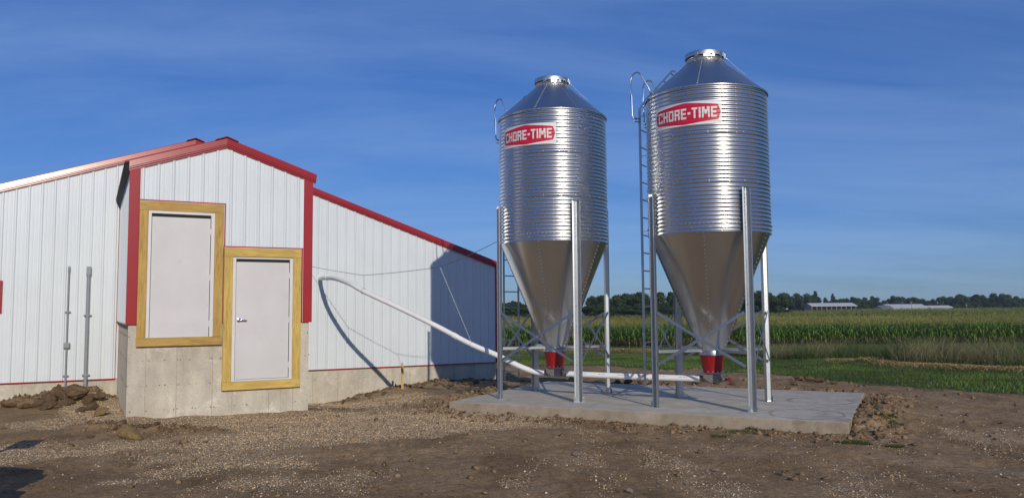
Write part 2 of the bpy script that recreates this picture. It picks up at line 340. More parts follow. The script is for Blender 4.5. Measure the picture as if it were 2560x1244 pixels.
def H(x, y, fine=True):
    x = np.asarray(x, float); y = np.asarray(y, float); shp = x.shape; x = x.ravel(); y = y.ravel()
    dist = y+0.15*np.maximum(x, 0)*0
    z = -2.1*fall(dist)+0.55*sst(150, 330, dist)*sst(20, 90, x-0.18*y)
    near = (y < 34) & (y > -10) & (np.abs(x) < 30)
    if near.any():
        xx, yy = x[near], y[near]; num = np.zeros(len(xx)); den = np.zeros(len(xx))
        for (cx, cy, cz) in CT:
            wgt = 1.0/((xx-cx)**2+(yy-cy)**2+0.06)**1.7; num += wgt*cz; den += wgt
        zz_ = num/den*(1-sst(24, 34, yy))
        z[near] += zz_
    if fine:
        k = 1-sst(30, 60, y); grs = sst(-0.5, 1.0, y-ybound(x))
        u, v = toB(x, y)
        z += k*(0.045*fbm(x, y, 0.55, 2)+(0.034-0.016*grs)*fbm(x*0.7, y, 1.9, 3)+(0.020-.008*grs)*fbm(x, y, 7.0, 3, 0.65)*(1-.55*gravel(x, y)))
        # churned soil next to the slab and along the barn
        s, t = toP(x, y)
        ed = np.maximum(np.maximum(-s, s-PL), np.maximum(-t, t-PM))
        rough = np.exp(-((ed-0.35)/0.40)**2)*(ed > 0)*np.where((t < 0) & (s > -.2) & (s < PL+.1), 0.45, 1.0)
        rough += np.exp(-((v-AD_+0.5)/0.6)**2)*((u > 4.9) | ((u < -.2) & (u > -3)))*(v < AD_)
        z += np.clip(rough, 0, 1)*(0.15*np.abs(fbm(x, y, 3.1, 3, 0.6))+0.06*fbm(x, y, 10, 2))
        # shallow ruts in the lane
        z += -0.02*np.exp(-((y-(9.3-0.15*x)+0.4*vn(x, y, .3))/0.22)**2)*sst(3, 6, x)-0.02*np.exp(-((y-(11.0-0.15*x)+0.4*vn(x, y, .3))/0.22)**2)*sst(5, 7, x)
        z += -0.03*np.exp(-((x+4.0+(y-8.6)*2.0)/0.5)**2-((y-8.6)/0.7)**2)
        sm_ = dline(x, y, np.array([(-6.3, 11.9), (-5.6, 11.75), (-4.3, 11.6)])); z += np.exp(-(sm_/.2)**2)*(.03+.09*np.abs(fbm(x, y, 5, 2)))
    ip = inpad(x, y, -0.02); z[ip] = np.minimum(z[ip], -0.06)
    d = dline(x, y, STR); z += 0.10*np.exp(-(d/0.8)**2)*(y < 60); d = dline(x, y, STR2); z += 0.25*np.exp(-(d/0.9)**2)*(y < 60)
    return z.reshape(shp)
def hit(px, py, zoff=0.0):
    d = ray(px, py); t = np.concatenate([np.arange(4, 60, 0.04), np.arange(60, 900, 0.5)]); p = EYE[None]+t[:, None]*d[None]
    below = p[:, 2] < H(p[:, 0], p[:, 1])+zoff; i = int(np.argmax(below)) if below.any() else len(t)-1
    return p[i]
GC = B(1.9, -1.0); 
def gravel(x, y):
    u, v = toB(x, y); n1 = fbm(x, y, 0.8, 4)
    e = np.sqrt(((u-2.5)/3.5)**2+((v+2.0)/3.0)**2); a = 1-sst(0.55, 1.25, e+0.8*n1)
    b = 1-sst(0.6, 1.15, np.sqrt(((u-4.3)/1.6)**2+((v-1.8)/3.2)**2)+0.3*n1)
    c = (1-sst(0.5, 1.1, np.sqrt(((u+0.3)/0.7)**2+((v-1.9)/2.6)**2)+0.4*n1))
    d = (1-sst(0.5, 1.1, np.sqrt(((u+0.7)/1.3)**2+((v+0.2)/0.8)**2)+0.9*n1))*0.8
    e2 = (.04+.46*sst(-.1, 0.6, fbm(x*1.3+31, y*.55, 0.9, 4)))*(1-sst(11.0, 13.5, y))*(y < 14)
    f = (.03+.5*sst(.05, 0.6, fbm(x*1.2+7, y*.6, 1.1, 4)))*sst(-1, 2, x)*(1-sst(9.4, 10.8, y+0.3*x-1.2))
    smear = np.exp(-(dline(x, y, np.array([(-6.3, 11.9), (-5.6, 11.75), (-4.3, 11.6)]))/.22)**2)
    return np.clip(np.maximum.reduce([a, b, c, d, e2, f]), 0, 1)*(1-sst(-0.5, 0.3, y-ybound(x)))*(1-.9*np.clip(smear*1.6+n1*.5, 0, 1)*(smear > .05))

# ---------------------------------------------------------------- ground
def ground_mat():
    M, n, l, p = newmat('ground_soil'); v = coords(n, l)
    a = n.new('ShaderNodeAttribute'); a.attribute_name = 'col'; sp = n.new('ShaderNodeSeparateColor'); l.new(a.outputs['Color'], sp.inputs[0])
    t1 = noise(n, l, coords(n, l, (1.25, 0.7, 1)), 0.9, 8, 0.66, 0.6); t2 = noise(n, l, v, 14, 6, 0.7)
    dirt = ramp(n, l, t1.outputs[0], [(0.28, (0.215, 0.132, 0.066)), (0.45, (0.325, 0.212, 0.11)), (0.6, (0.425, 0.285, 0.158)), (0.75, (0.51, 0.365, 0.22))])
    dirt = mixc(n, l, 1.0, dirt, ramp(n, l, t2.outputs[0], [(0.3, (0.60, 0.57, 0.54)), (0.5, (1, 1, 1)), (0.72, (1.32, 1.30, 1.26))]), 'MULTIPLY')
    t6 = noise(n, l, v, 55, 4, 0.8); dirt = mixc(n, l, 1.0, dirt, ramp(n, l, t6.outputs[0], [(0.33, (0.58, 0.56, 0.54)), (0.52, (1, 1, 1)), (0.68, (1.45, 1.42, 1.36))]), 'MULTIPLY')
    vo = n.new('ShaderNodeTexVoronoi'); vo.inputs['Scale'].default_value = 42; l.new(v, vo.inputs['Vector'])
    bw = n.new('ShaderNodeRGBToBW'); l.new(vo.outputs['Color'], bw.inputs[0])
    peb = ramp(n, l, bw.outputs[0], [(0.15, (0.31, 0.205, 0.112)), (0.45, (0.55, 0.40, 0.235)), (0.7, (0.67, 0.51, 0.32)), (0.95, (0.80, 0.65, 0.46))])
    sh = ramp(n, l, vo.outputs['Distance'], [(0.25, (1, 1, 1)), (0.75, (0.62, 0.6, 0.58))])
    peb = mixc(n, l, 1.0, peb, sh, 'MULTIPLY')
    gm = n.new('ShaderNodeMath'); gm.operation = 'ADD'; l.new(sp.outputs[0], gm.inputs[0])
    gs = n.new('ShaderNodeMath'); gs.operation = 'MULTIPLY_ADD'; gs.inputs[1].default_value = 0.9; gs.inputs[2].default_value = -0.45; l.new(t2.outputs[0], gs.inputs[0]); l.new(gs.outputs[0], gm.inputs[1])
    gf = ramp(n, l, gm.outputs[0], [(0.35, (0, 0, 0)), (0.62, (1, 1, 1))])
    c = mixc(n, l, gf, dirt, peb)
    t4 = noise(n, l, v, 5, 5); grass = ramp(n, l, t4.outputs[0], [(0.3, (0.045, 0.07, 0.018)), (0.55, (0.075, 0.10, 0.028)), (0.75, (0.16, 0.14, 0.06))])
    c = mixc(n, l, sp.outputs[1], c, grass)
    c = mixc(n, l, sp.outputs[2], c, ramp(n, l, t2.outputs[0], [(0.3, (0.30, 0.19, 0.075)), (0.7, (0.55, 0.39, 0.18))]))
    l.new(c, p.inputs['Base Color']); p.inputs['Roughness'].default_value = 0.95; p.inputs['Specular IOR Level'].default_value = 0.15
    hh = mixc(n, l, gf, noise(n, l, v, 16, 10, 0.78).outputs[0], vo.outputs['Distance'])
    bump(n, l, p, hh, 1.0, 0.036); return M
MAT['ground'] = ground_mat()
def grid_axis(segs):
    out = []
    for a, b, st in segs: out.append(np.arange(a, b, st))
    return np.concatenate(out+[[segs[-1][1]]])
gx = grid_axis([(-3000, -400, 200), (-400, -60, 20), (-60, -14, 2), (-14, -9, 0.25), (-9, 11, 0.05), (11, 18, 0.12), (18, 40, 0.5), (40, 120, 5), (120, 600, 30), (600, 3000, 200)])
gy = grid_axis([(-600, -60, 60), (-60, -8, 4), (-8, 5.5, 0.5), (5.5, 19, 0.05), (19, 28, 0.10), (28, 46, 0.4), (46, 70, 1.5), (70, 200, 6), (200, 500, 20), (500, 4000, 250)])
GX, GY = np.meshgrid(gx, gy); fx, fy = GX.ravel(), GY.ravel(); fz = H(fx, fy)
gm_ = gravel(fx, fy)*((fy < 30)); grm = sst(-0.25, 0.45, fy-ybound(fx)+0.9*fbm(fx, fy, 1.2, 3)); stm = np.maximum(np.exp(-(dline(fx, fy, STR)/0.4)**2)*0.45, np.exp(-(dline(fx, fy, STR2)/0.9)**2)*.9)*(fy < 60)*np.clip(.6+1.6*fbm(fx, fy, .8, 3), 0, 1)
nx, ny = len(gx), len(gy); idx = np.arange(nx*ny).reshape(ny, nx)
fcs = np.stack([idx[:-1, :-1].ravel(), idx[:-1, 1:].ravel(), idx[1:, 1:].ravel(), idx[1:, :-1].ravel()], 1)
me = bigmesh('ground', np.stack([fx, fy, fz], 1), fcs, 'ground', np.stack([gm_, grm, stm], 1), True)
tag(link('ground', me, None), kind='structure')

# ---------------------------------------------------------------- concrete slab
pad = MB(); n_e = 26
pad.box(0, PL, 0, PM, -0.45, PZ)
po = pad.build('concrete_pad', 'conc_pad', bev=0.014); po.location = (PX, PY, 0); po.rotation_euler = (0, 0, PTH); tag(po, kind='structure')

# ---------------------------------------------------------------- barn (main gable wall with a taller entry annex in front)
barn = thing('barn', 'white ribbed steel livestock barn with red trim and projecting gabled entry', 'barn', (BX, BY, 0), BTH)
RIBP = 0.2286
def steel_profile(a, b, phase, minor=True):
    pts = [(a, 0.0)]; k0 = math.floor((a-phase)/RIBP)-1
    for k in range(k0, k0+int((b-a)/RIBP)+4):
        c = phase+k*RIBP
        for du, h_ in ((-.030, 0), (-.012, .019), (.012, .019), (.030, 0)):
            pts.append((c+du, h_))
        if minor:
            for q in (1/3, 2/3):
                for du, h_ in ((-.016, 0), (-.008, .0035), (.008, .0035), (.016, 0)): pts.append((c+q*RIBP+du, h_))
    pts.append((b, 0.0)); return sorted([q for q in pts if a-1e-6 <= q[0] <= b+1e-6])
def steel_wall(u0, u1, v, zb, ztop, phase, mapf=None, mat='white_steel', name='wall_panel'):
    """one mesh per three-foot sheet; sheets lap on a major rib"""
    k = math.ceil((u0-phase)/RIBP); edges = [u0]; 
    c = phase+k*RIBP
    while c < u1-0.05:
        if (k % 4) == 0 and c-u0 > 0.05: edges.append(c)
        k += 1; c = phase+k*RIBP
    edges.append(u1)
    for i, (a, b) in enumerate(zip(edges[:-1], edges[1:])):
        pr = steel_profile(a-(0.012 if i else 0), b+0.0, phase); ex = 0.0012 if i % 2 else 0.0
        mb = MB(); vs = []
        for (u, h_) in pr:
            for z in (zb, ztop(u)):
                q = (u, v-h_-ex, z); vs.append(mapf(*q) if mapf else q)
        mb.add(vs, [(2*j, 2*j+2, 2*j+3, 2*j+1) for j in range(len(pr)-1)])
        mb.build(name, mat, barn)
MR, MS = 5.53, 0.341
def mtop(u): return MR-MS*abs(u-RID)
AR, AS = 4.64, 0.338
def atop(u): return AR-AS*abs(u-RID)
D = AD_
# foundations
MB().box(MU0+.02, MU1-.02, D+.012, D+.25, -1.1, .30).box(MU1-.27, MU1-.02, D+.25, D+40, -1.1, .30).box(MU0+.02, MU0+.27, D+.25, D+40, -1.1, .30).build('foundation', 'conc_wall', barn)
MB().box(.016, AW-.016, .012, D+.008, -1.0, 1.5126).build('foundation', 'conc_wall', barn, bev=.006)
fin = MB()
for u in (.288, .752, 1.308, 1.627, 2.231, 2.434, 2.640):
    zt = 1.13 if u < 1.44 else .365
    fin.box(u-.004, u+.004, .0085, .02, -.3, zt)
for u in (-5.1, -4.0, -2.9, -1.697, -1.108, -.529, -.366, 3.6, 4.168, 4.772, 5.37, 5.98, 6.6, 7.2, 7.8, 8.4): fin.box(u-.004, u+.004, D+.008, D+.02, -.8, .29)
for v in np.arange(.3, 4.6, .2286): fin.box(.0125, .02, v-.005, v+.005, -.6, 1.505)
tag(fin.build('form_seam', 'conc_fin', barn), kind='stuff')
tie = MB()
for u in (.06, .288, .55, .752, 1.0, 1.308, 1.40):
    for z in (1.3047, .9116, .5112, .11):
        if .1 < u < 1.45 and z > 1.13: continue
        for k in range(2): tie.bolt((u+random.uniform(-.07, .07), .0105, z+random.uniform(-.008, .008)), (0, -1, 0), random.uniform(.006, .014), .003)
for u in (1.627, 1.9, 2.231, 2.434, 2.640, 2.86):
    for z in ((1.3047, .9116, .5112, .11) if u > 2.8 else (.11,)):
        for k in range(2): tie.bolt((u+random.uniform(-.05, .05), .0105, z+random.uniform(-.008, .008)), (0, -1, 0), random.uniform(.006, .014), .003)
for u in (-1.697, -1.108, -.529, -.366, 3.6, 4.168, 4.772, 5.37, 5.98, 6.6, 7.2, 7.8, 8.4):
    for z in (.06, -.3):
        for k in range(2): tie.bolt((u+random.uniform(-.07, .07), D+.0105, z+random.uniform(-.01, .01)), (0, -1, 0), random.uniform(.006, .015), .003)
for v in np.arange(.3, 4.6, .2286):
    for z in (1.3047, .9116, .5112):
        if random.random() < .6: tie.bolt((.0145, v, z+random.uniform(-.01, .01)), (-1, 0, 0), random.uniform(.012, .022), .003)
tag(tie.build('form_tie', pm('rusty_tie_mark', (.24, .20, .16), .9, 0, .4, 30), barn), kind='stuff')
# steel
steel_wall(MU0, MU1, D-.004, .30, lambda u: mtop(u)-.11, -.094)
steel_wall(.13, AW-.13, .0, 1.5126, lambda u: atop(u)-.11, .176)
side = lambda sgn, uu: (lambda a, v, z: (uu+sgn*(v), a, z))
steel_wall(.09, D-.01, 0, 1.5126, lambda a: 3.97, .2, side(1, .0))
steel_wall(.09, D-.01, 0, 1.5126, lambda a: 3.97, .2, side(-1, AW))
steel_wall(D+.08, D+40, 0, .30, lambda a: mtop(MU1)-.06, .2, side(-1, MU1), name='side_wall_panel')
steel_wall(D+.08, D+40, 0, .30, lambda a: mtop(MU0)-.06, .2, side(1, MU0), name='side_wall_panel')
# white liner just behind the sheets of the entry (seen nowhere, closes the shell)
MB().add([(MU0, D+40, .3), (MU1, D+40, .3), (MU1, D+40, mtop(MU1)-.05), (RID, D+40, MR-.05), (MU0, D+40, mtop(MU0)-.05)], [(0, 1, 2, 3, 4)]).build('back_wall', 'white_steel', barn)
# screws in rows on the entry gable and gable wall
sc = MB()
for k in range(12):
    for z in (3.72, 3.14, 2.95):
        u = .176+k*RIBP+.115
        if u < 2.75 and (u > 1.5 or z > 3.6): sc.bolt((u, -.0005, z), (0, -1, 0), .006, .005)
for k in range(-24, 40):
    for z in (.42, 1.1, 1.8, 2.5, 3.2, 3.9):
        u = -.094+k*RIBP+.115
        if MU0 < u < MU1 and z < mtop(u)-.2 and not (-.1 < u < AW): sc.bolt((u, D-.0045, z), (0, -1, 0), .006, .005)
tag(sc.build('wall_screw', 'white_trim', barn), kind='stuff')
# rake trim
PROF = [(0, -.02), (0, -.074), (-.004, -.078), (-.031, -.0815), (-.035, -.076), (-.063, -.0795), (-.067, -.073), (-.095, -.0765), (-.10, -.058), (-.125, -.060), (-.128, -.036), (-.155, -.038), (-.155, -.004), (-.04, -.004)]
def rake(uA, uB, topf, v0, name='rake_trim', sc_=1.0):
    mb = MB(); k = len(PROF); vs = []
    for u in (uA, uB):
        for (dz, dv_) in PROF: vs.append((u, v0+dv_, topf(u)+dz*sc_))
    mb.add(vs, [(i, (i+1) % k, k+(i+1) % k, k+i) for i in range(k)]+[tuple(range(k)), tuple(range(2*k-1, k-1, -1))]); return mb.build(name, 'red', barn)
rake(RID, MU1+.06, mtop, D-.02); rake(MU0-.06, RID-.0005, mtop, D-.02)
rake(RID, AW+.07, atop, 0.0); rake(-.035, RID-.0005, atop, 0.0)
# roofs: ribbed sheets
def roof(uR, uE, topf, v0, v1, name='roof_panel'):
    n_ = int((v1-v0)/0.2286); vs = []; fs = []
    for k in range(n_+1):
        vc = v0+(v1-v0)*k/n_
        for dv_, h_ in ((-.03, 0), (-.012, .019), (.012, .019), (.03, 0)):
            vv = min(max(vc+dv_, v0), v1)
            for u in (uR, uE): vs.append((u, vv, topf(u)+.004+h_))
    fs = [(2*i, 2*i+1, 2*i+3, 2*i+2) for i in range(len(vs)//2-1)]
    MB().add(vs, fs).build(name, 'red', barn)
    MB().prism([(uR, v0, topf(uR)-.03), (uE, v0, topf(uE)-.03), (uE, v0, topf(uE)+.002), (uR, v0, topf(uR)+.002)], (0, v1-v0, 0)).build('roof_deck', 'black', barn)
roof(RID, MU1+.10, mtop, D-.035, D+40); roof(RID, MU0-.10, mtop, D-.035, D+40)
roof(RID, AW+.09, atop, -.015, D-.03); roof(RID, -.105, atop, -.015, D-.03)
# left eave of the entry: open black foam closure under the sheets
MB().prism([(-.10, .0, atop(-.10)-.03), (-.10, .0, atop(-.10)-.075), (-.004, .0, 3.955), (-.004, .0, atop(0)-.035)], (0, D-.03, 0)).build('eave_closure', 'black', barn)
MB().prism([(AW+.09, .0, atop(AW+.09)-.03), (AW+.09, .0, atop(AW+.09)-.06), (AW+.004, .0, 3.96), (AW+.004, .0, atop(AW)-.035)], (0, D-.03, 0)).build('eave_closure', 'black', barn)
def ridge(topz, v0, v1, sl):
    z = topz
    for s_ in (-1, 1):
        MB().prism([(RID, v0, z+.028), (RID+s_*.17, v0, z+.028-sl*.17), (RID+s_*.19, v0, z+.012-sl*.19), (RID+s_*.19, v0, z+.008-sl*.19), (RID, v0, z+.022)], (0, v1-v0, 0)).build('ridge_cap', 'red', barn)
    MB().prism([(RID-.15, v0+.004, z+.002-sl*.15), (RID, v0+.004, z+.002), (RID+.15, v0+.004, z+.002-sl*.15), (RID+.15, v0+.004, z+.024-sl*.15), (RID, v0+.004, z+.022), (RID-.15, v0+.004, z+.024-sl*.15)], (0, .03, 0)).build('ridge_closure', 'black', barn)
ridge(MR+.024, D-.09, D+40, MS); ridge(AR+.012, -.07, D-.03, AS)
# corner trim
for s_, u0 in ((1, 0.0), (-1, AW)):
    a, b = (u0-.024, u0+.138) if s_ > 0 else (u0-.138, u0+.024)
    zt = lambda u: atop(u)-.12
    MB().prism([(a, -.028, 1.492), (b, -.028, 1.492), (b, -.028, zt(b)), (a, -.028, zt(a))], (0, .022, 0)).build('corner_trim', 'red', barn)
    e = .006; c_ = b-.022 if s_ > 0 else a+.022
    MB().prism([(c_-e, -.036, 1.492), (c_+e, -.036, 1.492), (c_+e, -.036, zt(c_)), (c_-e, -.036, zt(c_))], (0, .0085, 0)).build('trim_bead', 'red', barn)
    w_ = (b, b+.010) if s_ > 0 else (a-.010, a)
    MB().prism([(w_[0], -.022, 1.50), (w_[1], -.022, 1.50), (w_[1], -.022, zt(w_[1])), (w_[0], -.022, zt(w_[0]))], (0, .02, 0)).build('trim_edge', 'white_trim', barn)
    f0, f1 = (u0-.0235, u0-.0225+.0) if s_ > 0 else (u0+.0225, u0+.0235)
    MB().box(min(f0, f1)-.0008, max(f0, f1)+.0008, -.0055, .09, 1.492, 3.9).build('corner_trim', 'red', barn)
MB().box(MU1-.035, MU1+.026, D-.03, D-.008, .285, mtop(MU1)-.13).box(MU1+.0235, MU1+.0255, D-.0075, D+.10, .285, mtop(MU1)-.13).build('corner_trim', 'red', barn)
MB().box(-.034, -.0245, D-.036, D-.01, .285, 3.97).build('corner_trim', 'red', barn)
MB().box(MU0-.026, MU0+.12, D-.03, D-.008, .285, mtop(MU0)-.13).build('corner_trim', 'red', barn)
for a, b in ((MU0+.12, -.036), (AW+.01, MU1-.036)):
    MB().box(a, b, D-.040, D-.008, .281, .302).build('base_trim', 'red', barn)
MB().box(-.03, -.002, .10, D-.04, 1.497, 1.512).build('base_trim', 'red', barn)
# window at the far left of the gable wall
wn = MB().box(-2.86, -2.17, D-.012, D-.006, 1.75, 2.28).build('window', pm('window_glass', (.03, .04, .05), .08, 0, .1), barn)
fr = MB()
for (a, b, c_, d) in ((-2.93, -2.10, 2.285, 2.345), (-2.93, -2.10, 1.69, 1.75)): fr.box(a, b, D-.045, D-.01, c_, d)
for (a, b) in ((-2.93, -2.865), (-2.165, -2.10)): fr.box(a, b, D-.044, D-.011, 1.75, 2.285)
fr.build('frame', 'red', wn)

def door(u0, u1, z0, z1, jl, jr, jb, jt, ll, lr, lb, lt, handle, seam):
    lf = MB().box(ll, lr, -.030, -.002, lb, lt).build('door', 'door', barn, bev=.003)
    jm = MB()
    jm.box(jl, ll-.008, -.052, -.006, jb, jt).box(lr+.008, jr, -.052, -.006, jb, jt).box(ll-.008, lr+.008, -.052, -.006, lt+.052, jt).box(ll-.008, lr+.008, -.046, -.006, jb, lb-.006)
    jm.build('jamb', 'jamb', lf, bev=.002)
    st = MB().box(ll-.022, ll-.010, -.060, -.0525, lb+.03, lt+.051).box(lr+.010, lr+.022, -.060, -.0525, lb+.03, lt+.051); st.build('jamb_stop', 'jamb', lf)
    MB().box(ll-.007, lr+.007, -.026, -.004, lt+.001, lt+.0515).build('head_gap_shade', 'gap_shade', lf)  # near-black strips paint the shade of the open gaps round the leaf
    MB().box(ll-.007, ll-.001, -.026, -.004, lb, lt).build('side_gap_shade', 'gap_shade', lf); MB().box(lr+.001, lr+.007, -.026, -.004, lb, lt).build('side_gap_shade', 'gap_shade', lf)
    for hz_ in (lb+.22, (lb+lt)/2, lt-.22): MB().tube([(lr+.004, -.034, hz_-.05), (lr+.004, -.034, hz_+.05)], .008, 8).build('hinge', 'jamb', lf, auto=.8)
    bw_ = .14; WV, WH = ('wood_v1', 'wood_h1') if seam == 1 else ('wood_v', 'wood_h')
    MB().box(u0, u1, -.062, -.001, z1-bw_-.01, z1).build('casing_board', WH, lf, bev=.004)
    MB().box(u0-.003, u1+.002, -.064, -.001, z0, z0+bw_).build('casing_board', WH, lf, bev=.004)
    MB().box(u0+.002, jl-.001, -.060, -.001, z0+bw_+.0015, z1-bw_-.0115).build('casing_board', WV, lf, bev=.004)
    MB().box(jr+.001, u1-.002, -.0605, -.001, z0+bw_+.0015, z1-bw_-.0115).build('casing_board', WV, lf, bev=.004)
    if seam:
        MB().box(u0-.0, u1+.03, -.034, -.001, z1+.006, z1+.028).build('door_trim', 'red', lf)
        MB().box(u0-.0, u1+.005, -.036, -.001, z1+.0005, z1+.0058).build('door_trim_edge', 'white_trim', lf)
    if seam == 1:
        MB().box(u1+.010, u1+.030, -.034, -.001, 2.80, z1+.0055).build('door_trim', 'red', lf)
        MB().box(u1+.0035, u1+.0098, -.036, -.001, 2.80, z1+.0005).build('door_trim_edge', 'white_trim', lf)
    if seam == 2:
        MB().box(u1+.010, u1+.028, -.034, -.001, 1.5, z1+.0055).build('door_trim', 'red', lf)
        MB().box(u0-.012, u0-.0045, -.030, -.001, 1.5, z1-.0).build('door_trim', 'red', lf)
    if handle:
        hu, hz = handle
        hb = MB().tube([(hu, -.030, hz), (hu, -.040, hz), (hu, -.044, hz)], [.036, .036, .028], 20).build('handle_rose', 'chrome', lf, auto=.7)
        MB().tube([(hu, -.040, hz), (hu, -.075, hz), (hu+.012, -.083, hz-.001), (hu+.05, -.083, hz-.003), (hu+.105, -.079, hz-.006), (hu+.125, -.072, hz-.006)], [.011, .011, .011, .010, .010, .008], 10).build('lever_handle', 'chrome', lf, smooth=True)
    return lf
door(.135, 1.435, 1.14, 3.497, .270, 1.290, 1.25, 3.345, .325, 1.225, 1.275, 3.25, None, 1)
door(1.452, 2.750, .372, 2.772, 1.598, 2.602, .515, 2.612, 1.655, 2.542, .545, 2.535, (1.708, 1.545), 2)
# gravel of stray marks: hinge-side nails
nl = MB()
for (u, z) in ((.2, 3.43), (1.37, 3.43), (.2, 1.2), (1.37, 1.2), (1.52, 2.70), (2.68, 2.70), (1.52, .44), (2.68, .44), (.2, 2.3), (1.36, 2.0), (1.52, 1.6), (2.67, 1.5)):
    nl.bolt((u, -.0635, z), (0, -1, 0), .006, .002)
tag(nl.build('nail_head', 'wire', barn), kind='stuff')

# conduits on the gable wall
def conduit(name, label, u, zb, zt, r, capw, box=None):
    t_ = thing(name, label, 'conduit', tuple(B(u, D-.055, zb)), BTH)
    MB().tube([(0, 0, 0), (0, 0, zt-zb)], r, 12).build('pipe', 'conduit', t_, auto=.8)
    MB().box(-capw/2, capw/2, -capw*.55, capw*.4, zt-zb-.02, zt-zb+capw*1.7).build('weather_cap', 'conduit', t_, bev=capw*.2)
    MB().tube([(0, 0, zt-zb-.05), (0, 0, zt-zb-.018)], r*1.35, 12).build('coupling', 'conduit', t_, auto=.8)
    if box: MB().box(-.055, .055, -.045, .035, box-.055-zb, box+.055-zb).build('junction_box', 'conduit', t_, bev=.006)
    for z in (zb+.75*(zt-zb)*.9, .40):
        MB().box(-r-.035, r+.035, -r-.004, -r+.004+.02, z-zb-.012, z-zb+.012).box(-r-.035, r+.035, .015, .03, z-zb-.012, z-zb+.012).build('strap', 'conduit', t_)
conduit('conduit', 'thick grey plastic conduit with blunt cap rising beside the entry corner', -.575, -.15, 2.50, .034, .090)
conduit('conduit', 'thin grey conduit with small junction box strapped to the white wall', -.940, -.10, 2.58, .016, .042, 1.02)

# ---------------------------------------------------------------- feed bins
ZB, ZE = 2.87-PZ, 5.175-PZ       # cylinder bottom and eave above the slab
RC = 0.992
GLY = {  # block letters as strokes (x0, y0, x1, y1) in a 1 x 1.6 cell
 'C': [(0, 0, .28, 1.6), (.28, 0, 1, .3), (.28, 1.3, 1, 1.6), (.74, 1.05, 1, 1.3), (.74, .3, 1, .55)],
 'H': [(0, 0, .3, 1.6), (.7, 0, 1, 1.6), (.3, .65, .7, .95)],
 'O': [(0, 0, .28, 1.6), (.72, 0, 1, 1.6), (.28, 0, .72, .3), (.28, 1.3, .72, 1.6)],
 'R': [(0, 0, .3, 1.6), (.3, 1.3, 1, 1.6), (.72, .95, 1, 1.3), (.3, .65, .92, .95), (.68, 0, .98, .65)],
 'E': [(0, 0, .3, 1.6), (.3, 0, 1, .3), (.3, 1.3, 1, 1.6), (.3, .65, .9, .95)],
 'T': [(.34, 0, .66, 1.3), (0, 1.3, 1, 1.6)],
 'I': [(0, 0, .32, 1.6)],
 'M': [(0, 0, .28, 1.6), (1.02, 0, 1.3, 1.6), (.28, 1.0, .46, 1.6), (.84, 1.0, 1.02, 1.6), (.42, .55, .88, 1.2)],
 '-': [(0, .62, .5, .98)]}
GW = {'I': .32, 'M': 1.3, '-': .5}
